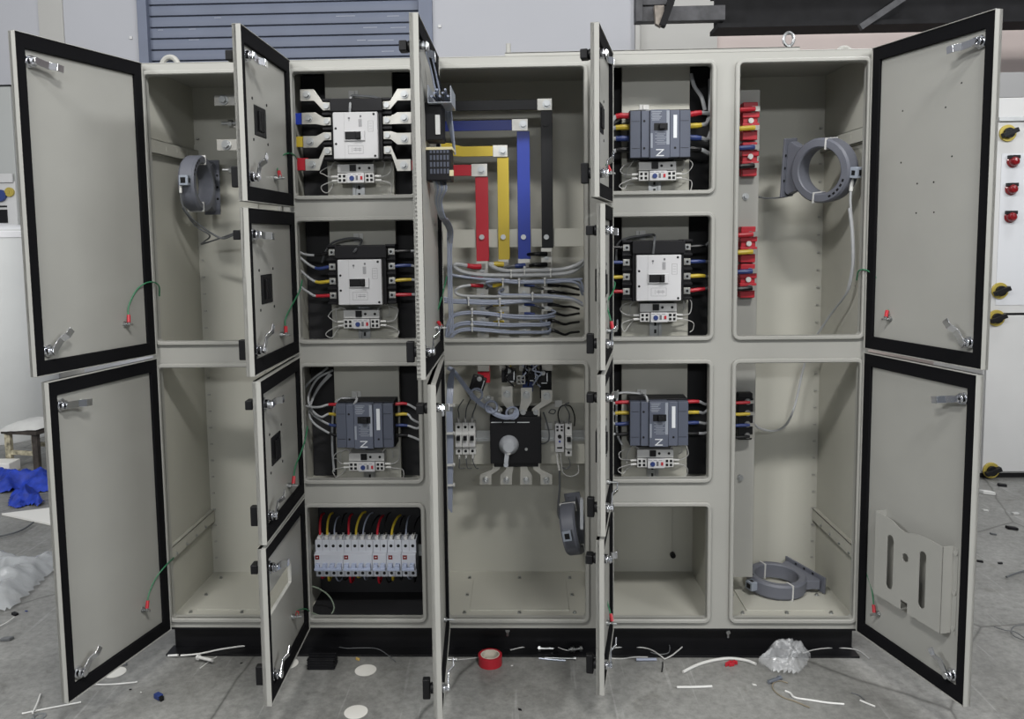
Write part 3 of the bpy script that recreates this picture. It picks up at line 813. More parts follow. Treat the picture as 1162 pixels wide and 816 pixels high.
# ---- power cables at the breakers ------------------------------------
def power_cable(label, pts, r, sleeve, colM, M, group, lug=True, frac=None):
    "pts start at the terminal; first ~4 cm is the coloured sleeve"
    t = thing('power_cable', label, 'cable', pts[0], group)
    P = smooth(pts, 8)
    L = 0; i = 1
    while i < len(P)-1 and L < sleeve: L += (P[i]-P[i-1]).length; i += 1
    obj('sheath', MB().tube(P[max(i-2, 0):], r, 8, 0), M, t)
    if colM: obj('sleeve', MB().tube(P[:i], lambda f: r*(1.35 if f < .75 else 1.2), 8, 0), colM, t)
    if lug:
        d = (P[0]-P[1]).normalized()
        obj('lug', MB().obox(P[0]+d*.006, (d, Vector((0, 0, 1)), Vector((0, 1, 0))), (.012, r*1.3, .0015)), TIN, t)
    return t
CN = ('black', 'blue', 'yellow', 'red')
CM = {'black': BLKS, 'blue': BLUD, 'yellow': YELP, 'red': REDP}
def brk_cables(k, rows, cols, side, ends, r, mats=None, xs=.112, sl=.055, ydev=.05):
    b = BR[k].location; s = side
    for i, (zr, cn) in enumerate(zip(rows, cols)):
        p0 = Vector((b.x+s*xs, b.y+ydev, b.z+zr)); e = ends[i]
        pts = [p0, p0+Vector((s*sl, 0, e[0]))]
        for px, py, y in e[1:]:
            q = at(px, py, y)
            if len(pts) > 2 or s*(q.x-pts[1].x) > .018: pts.append(q)
        if len(pts) == 2: pts.append(pts[1]+Vector((s*.05, .02, -.002)))
        power_cable('%s sleeved cable, %s side, %s' % (cn, 'left' if s < 0 else 'right', nm(*k)), pts, r, sl*.95, CM[cn], SHEATH if mats is None else mats[i], 'cables of the '+nm(*k))
# white-faced, second column
brk_cables((2, 2), ZR, CN, -1, [(-.010, (357, 292, 0.062), (340, 286, 0.092), (322, 268, 0.132)), (-.003, (352, 303, 0.062), (338, 290, 0.092), (322, 272, 0.132)),
    (-.001, (352, 317, 0.062), (340, 306, 0.092), (322, 286, 0.132)), (-.001, (352, 333, 0.062), (340, 324, 0.092), (325, 302, 0.132))], .0045)
brk_cables((2, 2), ZR, CN, 1, [(.001, (470, 286, 0.072), (482, 285, 0.102)), (.001, (464, 303, 0.072), (482, 306, 0.102)), (.002, (468, 318, 0.072), (485, 320, 0.102)), (0, (470, 334, 0.072), (485, 334, 0.102))], .0045, sl=.06)
# white-faced, fourth column
brk_cables((4, 2), ZR, CN, -1, [(.002, (694, 281, 0.062), (684, 281, 0.072)), (.001, (694, 299, 0.062), (684, 297, 0.072)), (-.001, (695, 315, 0.052), (684, 314, 0.062)), (.001, (695, 330, 0.052), (684, 328, 0.062))], .0045, [SHEATHD]*4, sl=.05)
brk_cables((4, 2), ZR, CN, 1, [(.004, (796, 280, 0.072), (805, 274, 0.092)), (0, (797, 298, 0.072), (808, 299, 0.092)), (0, (797, 314, 0.072), (808, 318, 0.092)), (.006, (799, 328, 0.072), (809, 326, 0.092))], .005, [SHEATHD]*4, sl=.055)
# dark slate, second column (order red, yellow, blue, black from the top)
RV = CN[::-1]; ZG = (.070, .032, -.006, -.044)
brk_cables((2, 3), ZG, RV, -1, [(0, (362, 462, 0.062), (348, 461, 0.082), (338, 455, 0.112), (350, 435, 0.132), (372, 417, 0.142)), (.004, (364, 473, 0.062), (354, 465, 0.082), (350, 450, 0.112), (360, 430, 0.132), (378, 420, 0.142)),
    (.004, (368, 482, 0.062), (356, 471, 0.082), (352, 460, 0.112), (362, 440, 0.132), (376, 425, 0.142)), (.010, (370, 493, 0.062), (356, 480, 0.082), (351, 466, 0.102), (360, 442, 0.132), (374, 424, 0.142))], .0042, xs=.100, sl=.036)
brk_cables((2, 3), ZG, RV, 1, [(0, (466, 466, 0.062), (480, 469, 0.082)), (.001, (468, 476, 0.062), (476, 480, 0.072), (482, 482, 0.092)), (-.002, (462, 490, 0.062), (474, 486, 0.072), (482, 478, 0.092)), (0, (466, 500, 0.062), (482, 502, 0.082))], .0042, xs=.104, sl=.042)
# dark slate, fourth column top (thick)
brk_cables((4, 1), ZG, RV, -1, [(-.002, (700, 139, 0.062), (690, 144, 0.072), (680, 150, 0.092)), (-.001, (699, 150, 0.062), (684, 149, 0.082)), (0, (697, 160, 0.062), (684, 159.5, 0.082)), (-.002, (700, 177, 0.062), (692, 175, 0.072), (684, 170, 0.092))], .0075, xs=.098, sl=.045)
brk_cables((4, 1), ZG, RV, 1, [(.006, (796, 129, 0.062), (801, 112, 0.072), (799, 92, 0.092), (797, 74, 0.112)), (.003, (797, 146, 0.072), (803, 138, 0.082), (806, 120, 0.102), (806, 90, 0.132)),
    (-.003, (796, 162, 0.072), (803, 158, 0.082), (807, 146, 0.102), (809, 120, 0.132)), (-.004, (797, 177, 0.072), (806, 174, 0.082), (810, 166, 0.112))], .0072, xs=.102, sl=.045)
# dark slate, fourth column third
brk_cables((4, 3), ZG, RV, -1, [(-.003, (697, 463.5, 0.062), (684, 464, 0.082)), (-.002, (697, 474.5, 0.062), (684, 474, 0.082)), (-.002, (698, 484, 0.062), (690, 476, 0.082), (684, 468, 0.092)), (-.001, (700, 495, 0.062), (691, 490, 0.072), (684, 482, 0.092))], .005, xs=.098, sl=.048)
brk_cables((4, 3), ZG, RV, 1, [(.0, (792, 461, 0.072), (802, 459, 0.082), (810, 452, 0.112)), (.0, (792, 472, 0.072), (800, 468, 0.082), (810, 456, 0.112)), (.001, (794, 484, 0.072), (803, 480, 0.082), (811, 470, 0.112)), (0, (793, 495, 0.072), (802, 491, 0.082), (811, 484, 0.112))], .005, xs=.102, sl=.045)
# loose spare cables hanging in the wiring gap of the topmost right compartment
power_cable('grey cable hanging free at the top right of the topmost slate breaker', [at(784, 84, 0.132), at(788, 98, 0.122), at(796, 110, 0.112), at(800, 125, 0.112)], .007, 0, None, SHEATH, 'spare cables', lug=False)

# ---- row of miniature breakers ---------------------------------------
YM = .050
RX0, RX1, RZ0, RZ1 = rect(356.8, 614.8, 472.0, 656.3, YM)
PW = (RX1-RX0)/14; HM = RZ1-RZ0
prof = [(YM+.016, RZ1), (YM+.016, RZ1-HM*.31), (YM-.004, RZ1-HM*.345), (YM-.004, RZ0+HM*.26), (YM+.014, RZ0+HM*.225), (YM+.014, RZ0), (YM+.075, RZ0), (YM+.075, RZ1)]
xcur = RX0; lbl = ('first from the hinges, four-pole', 'second from the hinges, four-pole', 'third from the hinges, two-pole', 'fourth from the hinges, two-pole', 'last, two-pole')
for i, n in enumerate((4, 4, 2, 2, 2)):
    x0, x1 = xcur+.0004, xcur+n*PW-.0004; xcur += n*PW
    t = thing('miniature_circuit_breaker', 'white miniature breaker in the rail row, '+lbl[i]+' with red flag', 'circuit breaker', ((x0+x1)/2, YM+.05, RZ0), 'miniature breakers in a row')
    obj('body', MB().prism(prof, x0, x1, 'x'), mat('pale_blue_white_plastic', (.50, .52, .57), .42), t, .0012)
    h = MB()
    for k in range(n):
        c = x0+PW*(k+.5); h.box(c-PW*.32, c+PW*.30, YM-.020, YM-.002, RZ0+HM*.33, RZ0+HM*.43)
    h.box(x0+PW*.12, x1-PW*.12, YM-.023, YM-.012, RZ0+HM*.27, RZ0+HM*.34)
    obj('toggle', h, mat('pale_blue_toggle', (.36, .41, .55), .35), t, .0015)
    fx = x0+PW*(.42 if n == 4 else .5)
    o = obj('indicator', MB().box(fx-.0075, fx+.0075, YM-.0052, YM-.004, RZ0+HM*.53, RZ0+HM*.64), LEDR, t)
    obj('indicator_mark', MB().box(fx-.0032, fx+.0032, YM-.0056, YM-.0050, RZ0+HM*.575, RZ0+HM*.600), WHITE, o)
    mb = MB()
    for k in range(n):
        c = x0+PW*(k+.5)
        for zf, yf in ((.84, YM+.016), (.10, YM+.014)): mb.cyl((c, yf+.001, RZ0+HM*zf), (c, yf-.0008, RZ0+HM*zf), .0058, 12)
    objs('terminal_screw', mb, BLACK, t)
    mb = MB()
    for k in range(1, n):
        c = x0+PW*k; mb.box(c-.0004, c+.0004, YM+.0155, YM+.017, RZ1-HM*.30, RZ1).box(c-.0004, c+.0004, YM+.0135, YM+.015, RZ0, RZ0+HM*.22)
    obj('pole_seam', mb, INK, t)
    mb = MB()
    for k in range(n):
        c = x0+PW*(k+.5); mb.box(c-PW*.22, c+PW*.22, YM+.020, YM+.06, RZ1, RZ1+.012)
    obj('terminal_clamp', mb, LGREY, t, .001)
dinh(.505, .962, RZ0+HM*.55, YM+.085)
cols = ['red', 'yellow', 'grey', 'black', 'red', 'yellow', 'grey', 'black', 'red', 'black', 'yellow', 'black', 'grey', 'black']
WM = {'red': REDP, 'yellow': YELP, 'grey': SHEATHB, 'black': BLKS, 'blue': BLUD}
order = ('first', 'second', 'third', 'fourth', 'fifth', 'sixth', 'seventh', 'eighth', 'ninth', 'tenth', 'eleventh', 'twelfth', 'thirteenth', 'fourteenth')
for k, cn in enumerate(cols):
    x = RX0+PW*(k+.5)
    for up in (1, 0):
        z = RZ1+.008 if up else RZ0+.002
        hh = rnd.uniform(.045, .064) if up else rnd.uniform(.025, .05)
        sg = 1 if up else -1; dx = rnd.uniform(-.004, .014)*(1 if up else 1)
        pts = [Vector((x, YM+.04, z)), Vector((x+dx*.2, YM+.042, z+sg*hh*.45)), Vector((x+dx*.7, YM+.055, z+sg*hh*.85)), Vector((x+dx*1.3, YM+.085, z+sg*hh*1.05)), Vector((x+dx*1.7, YM+.12, z+sg*hh*.95))]
        o = obj('breaker_wire', MB().tube(pts, .0044 if cn in ('red', 'yellow') else .0028, 8, 5), WM[cn])
        tag(o, '%s wire at the %s of the miniature breaker row, %s from the hinges' % (cn, 'top' if up else 'bottom', order[k]), 'wire', 'wires of the miniature breaker row')
# earth loop lying in that compartment
pts = [at(352, 665, .02), at(362, 668, .05), at(373, 676, .07), at(379, 688, .07), at(376, 697, .06), at(368, 700, .05), at(358, 697, .02), at(348, 693, -.01), at(339, 697, -.06)]
wire('earth_wire', 'green earth wire looping in the miniature breaker compartment', 'wire', pts, .0026, mat('pale_green_wire', (.22, .27, .21), .5), 'door earth wires')

# ---- main busbars in the centre bay -----------------------------------
YBAR = .250
def vbar(px0, px1, py0, py1, y=YBAR, top_px=None):
    a = at(px0, py0, y); b = at(px1, py0, y); c = at((px0+px1)/2, py1, y)
    return a.x, b.x, c.z, a.z
bars = [('red', REDP, (505, 553, 187, 199.5), (539, 553.5, 187, 296.5), (541, 554.2), 546.7),
        ('yellow', YELP, (505, 576, 166, 177.5), (564, 577, 166, 294.7), (565.5, 578), 571),
        ('blue', BLUP, (503, 599, 136.5, 148.2), (586.3, 600.8, 136.5, 294), (588.5, 601.5), 594),
        ('black', BLKS, (512, 626.5, 113.5, 125), (613.5, 626.7, 113.5, 281.5), (614, 627), 620)]
BARX = {}
for cn, M, hb, vb, bare, bolt in bars:
    a = at(hb[0], (hb[2]+hb[3])/2, YBAR-.006); x0, x1, z0, z1 = rect(*[hb[i] for i in (0, 2, 1, 3)], YBAR-.006)
    vx0, vx1, vz0, vz1 = vbar(vb[0], vb[1], vb[2], vb[3])
    t = thing('busbar', '%s sleeved L-shaped busbar with bolted corner in the centre bay' % cn, 'busbar', ((vx0+vx1)/2, YBAR, vz0), 'main busbars in the centre bay')
    jw = vx1-vx0+.012
    if cn == 'yellow':
        obj('horizontal_bar', MB().prism([(.99, z0+.012), (.99, z1+.018), (1.035, z1+.012), (1.075, z1), (x1-jw, z1), (x1-jw, z0), (1.075, z0), (1.03, z0+.004)], YBAR-.006, YBAR), M, t, .001)
    else:
        obj('horizontal_bar', MB().box(.99, x1-jw, YBAR-.006, YBAR, z0, z1), M, t, .001)
    obj('joint_plate', MB().box(x1-jw, x1, YBAR-.006, YBAR, z0-.003, z1+.003), TIN, t, .001)
    obj('bolt', MB().screw(((vx0+vx1)/2, YBAR-.006, (z0+z1)/2), .010, .010), ZINC, t)
    obj('vertical_bar', MB().box(vx0, vx1, YBAR, YBAR+.006, vz0, z0-.004), M, t, .001)
    bx = at((bare[0]+bare[1])/2, 345, YBAR).x; hw = (vx1-vx0)/2-.001
    BARX[cn] = (bx, hw)
    obj('bare_bar', MB().box(bx-hw, bx+hw, YBAR+.0005, YBAR+.0055, .98, vz0), TIN, t, .0008)
    q = at(bolt, 269, YBAR-.004); obj('bolt', MB().cyl((q.x, YBAR, q.z), (q.x, YBAR-.008, q.z), .0095, 16), ZINC, t)
    mb = MB(); zz = vz0-.035
    while zz > 1.02: mb.screw((bx, YBAR, zz), .0065, .008); zz -= .0465
    objs('bolt', mb, ZINC, t)
    if cn == 'black': obj('bolt', MB().cyl((q.x, YBAR, vz1-.085), (q.x, YBAR-.006, vz1-.085), .012, 14), BLKS, t)

# ---- outgoing cables crossing the bars ---------------------------------
def A(l, y0): return [at(495+x/5.44, 250+z/5.44, y) for x, z, y in [(p[0], p[1], p[2] if len(p) > 2 else y0) for p in l]]
GC = 'outgoing cables in the centre bay'
def cb(label, pts, r, M, sl=None, slM=None, y=.20):
    P = A(pts, y)
    power_cable(label, P, r, sl or 0, slM, M, GC, lug=bool(sl))
cb('thick grey cable with red sleeve, topmost across the busbars', [(275, 285, .235), (235, 287, .225), (190, 280, .215), (125, 272, .20), (115, 290), (170, 320), (280, 337), (450, 340), (600, 338), (740, 333), (840, 318), (915, 265, .23)], .0075, SHEATH, .05, REDP)
cb('grey cable with yellow sleeve beneath the yellow busbar', [(415, 272, .235), (360, 270, .225), (330, 272, .22), (368, 296, .21), (440, 312), (560, 310), (700, 308), (790, 300), (870, 275), (915, 245, .24)], .0072, SHEATH, .035, YELP)
cb('dark cable with blue sleeve beneath the blue busbar', [(548, 278, .235), (500, 282, .225), (460, 285, .22), (420, 300, .225), (470, 325, .23)], .0065, SHEATHD, .04, BLUD)
cb('upper black sleeved cable at the black busbar', [(682, 208, .235), (640, 208, .225), (600, 208, .225), (560, 212, .26), (520, 225, .30)], .0065, BLKS, .04, BLKS)
cb('lower black sleeved cable at the black busbar', [(682, 273, .235), (640, 274, .225), (600, 276, .225), (560, 285, .26), (530, 300, .30)], .0065, BLKS, .04, BLKS)
cb('blue grey cable with second red sleeve from the top', [(285, 348, .235), (245, 344, .225), (205, 343, .215), (150, 346, .20), (95, 338), (150, 348), (260, 360), (350, 368), (480, 385), (600, 384), (760, 380), (880, 370, .22), (910, 440, .24)], .0050, SHEATHB, .045, REDP)
cb('blue grey cable hooping under the second red sleeve', [(405, 395, .235), (375, 402, .22), (340, 408, .22), (310, 385, .20), (360, 375), (460, 372), (560, 378), (700, 378), (860, 385), (905, 460, .24)], .0045, SHEATHB, .04, YELP)
cb('thin blue grey cable running level with the white ties', [(300, 362), (410, 366), (510, 378), (640, 372), (760, 366), (900, 362, .23)], .0042, SHEATHB)
cb('grey cable with third red sleeve from the top', [(288, 405, .235), (250, 402, .225), (205, 402, .215), (140, 415, .20), (118, 445), (160, 465), (280, 470), (420, 470), (600, 470), (740, 478), (840, 490), (905, 525, .22)], .0055, SHEATH, .045, REDP)
cb('dark grey cable under the yellow busbar hooping left', [(415, 425, .235), (390, 440, .22), (400, 458, .20), (470, 460), (600, 462), (720, 466), (830, 480), (900, 512, .22)], .0050, SHEATHB)
for i, dz in enumerate((0, 9, 18)):
    cb(('upper', 'middle', 'lower')[i]+' cable of the level trio tied at the left of the bars', [(48, 478+dz*1.5, .20), (110, 492+dz*.9), (200, 493+dz), (300, 497+dz), (400, 497+dz), (520, 494+dz*.6, .21), (640, 492+dz*.5, .225), (720, 494+dz*.4, .235)], .0046, SHEATHB)
rows = [(565, (60, 725), 590, 735, 560, 'first'), (575, (66, 728), 605, 730, 585, 'second'), (628, (74, 730), 640, 690, 640, 'third'), (640, (78, 731), 650, 665, 625, 'fourth'), (668, (84, 732), 690, 700, 655, 'fifth'), (678, (92, 734), 694, 690, 690, 'sixth')]
for z0, st, z1, xe, ze, w in rows:
    cb('%s blue grey cable from the top of the bundle curving down at the lower left' % w, [(*st, .21), (70+(z0-560)*.12, z0+70, .205), (110+(z0-560)*.1, z0+18), (200, z0), (320, z0+6), (440, (z0+z1)/2+8), (560, z1), (650, z1), (700, z1-8, .21), (xe, ze+8, .225), (xe-22, ze-4, .24)], .0046, SHEATHB)
for i, (xx, zz, cn) in enumerate(((440, 395, 'yellow'), (500, 520, 'yellow'), (490, 573, 'yellow'), (500, 625, 'yellow'), (560, 400, 'blue'), (600, 575, 'blue'), (590, 520, 'blue'))):
    x_ = BARX[cn][0]
    e = at(495+xx/5.44, 250+zz/5.44, .235)
    power_cable('%s sleeved lug %s from the top on the bare %s bar' % (cn, ('', 'first', 'second', 'third', 'first', 'third', 'second')[i] or 'topmost', cn), [Vector((x_, .24, e.z)), Vector((x_-.04 if cn == 'yellow' else x_+.035, .232, e.z-.002)), Vector((x_-.06 if cn == 'yellow' else x_+.06, .235, e.z-.012)), Vector((x_-.07 if cn == 'yellow' else x_+.085, .28, e.z-.02))], .0042, .038, YELP if cn == 'yellow' else BLUD, SHEATHD, GC)
for i, z in enumerate((400, 440, 520, 570, 620, 680)):
    cb('black sleeved cable leaving the black bar at its free side, '+order[i]+' from the top', [(690, z, .238), (730, z+2, .228), (790, z+6+4*i, .235), (830, z+14, .27), (880, z+10+rnd.uniform(-15, 20), .33)], .0048, BLKS, .04, BLKS)
for i, (x, z) in enumerate(((412, 384), (512, 384), (670, 380), (594, 470), (200, 500), (393, 505), (222, 568), (400, 580), (222, 632), (386, 628), (222, 664), (462, 330), (545, 310), (706, 325))):
    p = at(495+x/5.44, 250+z/5.44, .193)
    o = obj('cable_tie', MB().box(p.x-.0022, p.x+.0022, p.y-.006, p.y+.012, p.z-.016, p.z+.016).box(p.x-.004, p.x+.004, p.y-.009, p.y-.004, p.z+.008, p.z+.016), TIE, None, .0008)
    tag(o, 'white cable tie clasping the blue grey cables across the bare bars, %s from the top' % ('first', 'second', 'third', 'seventh', 'eighth', 'ninth', 'tenth', 'eleventh', 'twelfth', 'thirteenth', 'last', 'fourth', 'fifth', 'sixth')[i], 'cable tie', 'white cable ties in the centre bay')

# ---- main switch --------------------------------------------------------
def Bp(x, z, y): return at(495+x/5.1, 405+z/5.1, y)
YS2 = .19
c = Bp(460, 490, YS2)
t = thing('main_switch_disconnector', 'large black main switch with clear rotary knob and tinned terminal bars', 'switch', (c.x, YS2, Bp(460, 620, YS2).z))
a = Bp(310, 350, YS2); b = Bp(610, 618, YS2)
obj('body', MB().box(a.x, b.x, YS2, .299, b.z, a.z).box(a.x+.012, b.x-.012, YS2+.012, .299, b.z-.016, a.z+.020), BLACKM, t, .003)
mb = MB()
for x0, x1 in ((318, 380), (390, 456), (468, 540)):
    p = Bp(x0, 379, YS2); q = Bp(x1, 379, YS2); mb.box(p.x, q.x, YS2-.0012, YS2, p.z-.0015, p.z+.0015)
objs('printed_label', mb, PRN, t)
k = Bp(420, 513, YS2-.01)
kn = obj('rotary_knob', MB().lathe([(.0, -.034), (.020, -.034), (.026, -.028), (.036, -.010), (.037, -.004), (.037, 0), (0, 0)], (k.x, YS2, k.z), 28, (0, 1, 0)), CLEAR, t)
obj('knob_hub', MB().cyl((k.x, YS2, k.z), (k.x, YS2-.030, k.z), .013, 16).box(k.x-.006, k.x+.006, YS2-.030, YS2-.004, k.z-.03, k.z+.018), LGREY, kn, .001)
q = Bp(404, 605, YS2-.02)
obj('shaft_clip', MB().obox((q.x+.002, YS2-.02, q.z+.010), ((.12, 0, 1), (1, 0, -.12), (0, 1, 0)), (.030, .008, .006)).cyl((q.x, YS2-.026, q.z-.01), (q.x, YS2-.034, q.z-.01), .009, 12), CLEAR, kn, .001)
p = Bp(521, 534, YS2); obj('screw', MB().cyl((p.x, YS2, p.z), (p.x, YS2-.003, p.z), .0055, 12), ZINC, t)
# lower terminal bars: splayed
for x0, x1, w in ((352, 286, 22), (430, 405, 22), (503, 520, 22), (577, 637, 22)):
    p0 = Bp(x0, 616, .215); p1 = Bp(x0-(6 if x1 < x0 else -6), 650, .215); p2 = Bp(x1, 690, .215); p3 = Bp(x1, 740, .215)
    h = .0145; H = .0225
    poly = [(p0.x-h, p0.z), (p0.x+h, p0.z), (p1.x+h, p1.z), (p2.x+H, p2.z+.006), (p3.x+H, p3.z), (p3.x-H, p3.z), (p2.x-H, p2.z+.006), (p1.x-h, p1.z)]
    o = obj('terminal_bar', MB().prism(poly, .213, .218), TIN, t, .001)
    cz = (p2.z+p3.z)/2+.002
    obj('bolt', MB().cyl((p2.x, .213, cz), (p2.x, .204, cz), .012, 14).cyl((p2.x, .206, cz), (p2.x, .196, cz), .009, 6).cyl((p2.x, .2, cz), (p2.x, .178, cz), .005, 8), ZINC, o)
# upper terminal bars
for x0, x1, top_, y_ in ((360, 300, 230, .20), (434, 410, 170, .20), (503, 522, 178, .20), (577, 640, 192, .20)):
    p0 = Bp(x0, 350, .205); p1 = Bp(x0, 300, .205); p2 = Bp(x1, 258, .205); p3 = Bp(x1, top_, .205)
    h = .015; H = .021
    poly = [(p0.x-h, p0.z), (p1.x-h, p1.z), (p2.x-H, p2.z), (p3.x-H, p3.z), (p3.x+H, p3.z), (p2.x+H, p2.z), (p1.x+h, p1.z), (p0.x+h, p0.z)]
    o = obj('terminal_bar', MB().prism(poly, .203, .208), TIN, t, .001)
    objs('bolt', MB().screw((p0.x, .203, p0.z+.020), .007, .008).screw((p2.x, .203, (p2.z+p3.z)/2), .0095, .012), ZINC, o)
# dropper bars from above, sleeved
for (x0, x1, z1, M, cn) in ((240, 312, 150, REDP, 'red'), (374, 435, 75, YELP, 'yellow')):
    p = Bp(x0, z1, .26); q = Bp(x1, z1, .26)
    tag(obj('dropper_bar', MB().box(p.x, q.x, .256, .262, p.z, 1.065), M, None, .001), '%s sleeved dropper bar coming down above the black main switch' % cn, 'busbar', 'dropper bars above the main switch')
p = Bp(600, 240, .275); q = Bp(668, 240, .275)
tag(obj('dropper_bar', MB().box(p.x, q.x, .27, .276, p.z, 1.065), BLKS, None, .001), 'black sleeved dropper bar, last one above the black main switch', 'busbar', 'dropper bars above the main switch')
p = Bp(500, 200, .265); q = Bp(560, 200, .265)
tag(obj('dropper_bar', MB().box(p.x, q.x, .258, .264, p.z, 1.065), BLUD, None, .001), 'dark blue sleeved dropper bar behind the wires above the black main switch', 'busbar', 'dropper bars above the main switch')
# small black current transformers on the droppers
for i, (cx, cz, w, h, y) in enumerate(((240, 160, 84, 96, .20), (420, 112, 84, 84, .21), (545, 108, 84, 78, .21), (618, 122, 66, 80, .24))):
    p = Bp(cx-w/2, cz-h/2, y); q = Bp(cx+w/2, cz+h/2, y); c = (p+q)/2
    t2 = thing('bar_current_transformer', 'small black block transformer above the main switch, %s from the hinge side' % ('first', 'second', 'third', 'fourth')[i], 'current transformer', (c.x, y, q.z), 'black block transformers above the main switch')
    tilt = R(-18) if i == 0 else 0
    ax = (Vector((math.cos(tilt), 0, math.sin(tilt))), Vector((-math.sin(tilt), 0, math.cos(tilt))), Vector((0, 1, 0)))
    hw, hh = (q.x-p.x)/2, (p.z-q.z)/2
    mb = MB().obox(c+Vector((0, .02, 0)), ax, (hw, hh*.85, .022)).obox(c+Vector((0, .02, 0))+ax[1]*hh*.9, ax, (hw*.5, hh*.14, .018))
    mb.cyl(c+Vector((0, .0, 0)), c+Vector((0, -.004, 0)), hw*.55, 18)
    obj('casing', mb, BLACKM, t2, .004)
    obj('rating_plate', MB().obox(c+Vector((0, -.0035, 0))+ax[0]*hw*.72+ax[1]*hh*.1, ax, (hw*.07, hh*.6, .001)).obox(c+Vector((0, -.0035, 0))-ax[1]*hh*.72+ax[0]*hw*.2, ax, (hw*.5, hh*.07, .001)), PRN, t2)
    obj('terminal_screw', MB().screw(c+ax[1]*hh*.72+Vector((0, -.002, 0)), .006, .008), ZINC, t2)
# tangle of black wires between the droppers
for i in range(9):
    x = 395+rnd.uniform(0, 190); pts = [Bp(x+rnd.uniform(-30, 30), 46+k*rnd.uniform(24, 34)+rnd.uniform(-8, 8), .185+rnd.uniform(-.012, .02)) for k in range(5)]
    o = obj('tangled_wire', MB().tube(pts, .003, 6, 5), BLKS if i % 3 else SHEATHB)
    tag(o, 'thin %s wire tangled in front of the droppers above the main switch' % ('black' if i % 3 else 'blue grey'), 'wire', 'tangled %s wires above the main switch' % ('black' if i % 3 else 'blue grey'))
p = Bp(490, 133, .178); mb = MB()
for dx in (-.014, 0, .014): mb.box(p.x+dx-.0015, p.x+dx+.0015, .176, .180, p.z-.016, p.z+.016)
for dz in (-.014, .0, .014): mb.box(p.x-.016, p.x+.016, .176, .180, p.z+dz-.0015, p.z+dz+.0015)
tag(obj('terminal_lattice', mb, LGREY), 'small grey lattice frame in the wires above the main switch', 'terminal')  # terminal frame, modelled as a small open lattice
# spiral-wrapped bundle sweeping over the switch, and the bundle down the hinge side
wire('wire_bundle', 'grey wrapped wire bundle sweeping from the hinge corner over the main switch', 'wire bundle', [Bp(70, 60, .16), Bp(110, 95, .165), Bp(190, 200, .17), Bp(255, 270, .175), Bp(310, 300, .18), (Bp(340, 330, .175)), Bp(400, 350, .17), Bp(450, 340, .17), Bp(465, 310, .178)], .0095, SHEATHB)
for i, (x, z) in enumerate(((232, 218), (318, 290), (440, 325))):
    p = Bp(x, z, .17); L = [p+Vector((.022*math.cos(2*math.pi*k/14), .004*math.sin(4*math.pi*k/14), .022*math.sin(2*math.pi*k/14))) for k in range(15)]
    wire('wire_loop', '%s coiled grey wire loop on the wrapped bundle above the main switch' % ('uppermost', 'middle', 'lowest')[i], 'wire', L, .0045, SHEATHB, 'wire loops on the wrapped bundle', sub=0)
for i in range(5):
    dx = i*7
    wire('bundle_wire', 'blue grey wire in the tied bundle down the centre bay edge, %s from the hinges' % order[i], 'wire', [Bp(95+dx*.2, 70, .15), Bp(70+dx, 140, .10), Bp(62+dx, 300, .06), Bp(66+dx, 500, .055), Bp(64+dx, 700, .05), Bp(60+dx, 860+10*i, .05)], .0034, SHEATHB, 'wires of the tied bundle')
for i, z in enumerate((443, 625, 742, 282)):
    p = Bp(80, z, .045)
    o = obj('cable_tie', MB().box(p.x-.014, p.x+.014, .036, .062, p.z-.003, p.z+.003).box(p.x+.010, p.x+.018, .036, .044, p.z-.003, p.z+.007), TIE, None, .0008)
    tag(o, 'white cable tie round the vertical blue grey bundle, %s' % ('second from the top', 'third from the top', 'lowest', 'topmost')[i], 'cable tie', 'white ties on the vertical bundle')
p = Bp(18, 292, .0)
tag(obj('cable_clamp', MB().box(p.x-.018, p.x+.022, -.05, .02, p.z-.022, p.z+.022), CLEAR, None, .004), 'clear plastic cable clamp on the hinge-side rim of the main switch bay', 'clamp')

# ---- small breakers beside the main switch -----------------------------
dinh(1.06, 1.535, Bp(300, 455, .295).z, .295)
def pole(mb_body, mb_hole, mb_tog, x0, x1, z0, z1, y):
    h = z1-z0; c = (x0+x1)/2
    mb_body.prism([(y+.012, z1), (y+.012, z1-h*.30), (y, z1-h*.34), (y, z0+h*.26), (y+.012, z0+h*.22), (y+.012, z0), (y+.055, z0), (y+.055, z1)], x0+.0006, x1-.0006, 'x')
    for zf in (.86, .11): mb_hole.cyl((c, y+.0125, z0+h*zf), (c, y+.0108, z0+h*zf), .0055, 12)
    mb_tog.box(c-(x1-x0)*.26, c+(x1-x0)*.26, y-.012, y+.002, z0+h*.48, z0+h*.62)
a = Bp(107, 385, .235); b = Bp(229, 570, .235)
t = thing('fuse_breaker', 'pale three-pole breaker on the rail beside the main switch, hinge side', 'circuit breaker', ((a.x+b.x)/2, .26, b.z))
B_, H_, T_ = MB(), MB(), MB(); w = (b.x-a.x)/3
for k in range(3): pole(B_, H_, T_, a.x+w*k, a.x+w*(k+1), b.z, a.z, .235)
objs('body', B_, LGREY, t, .001); objs('terminal_hole', H_, BLACK, t); objs('toggle', T_, BLACK, t, .001)
mb = MB()
for k in range(3): mb.box(a.x+w*(k+.5)-.006, a.x+w*(k+.5)+.006, .2345, .2352, b.z+.034, b.z+.052)
obj('printed_label', mb, WHITE, t)
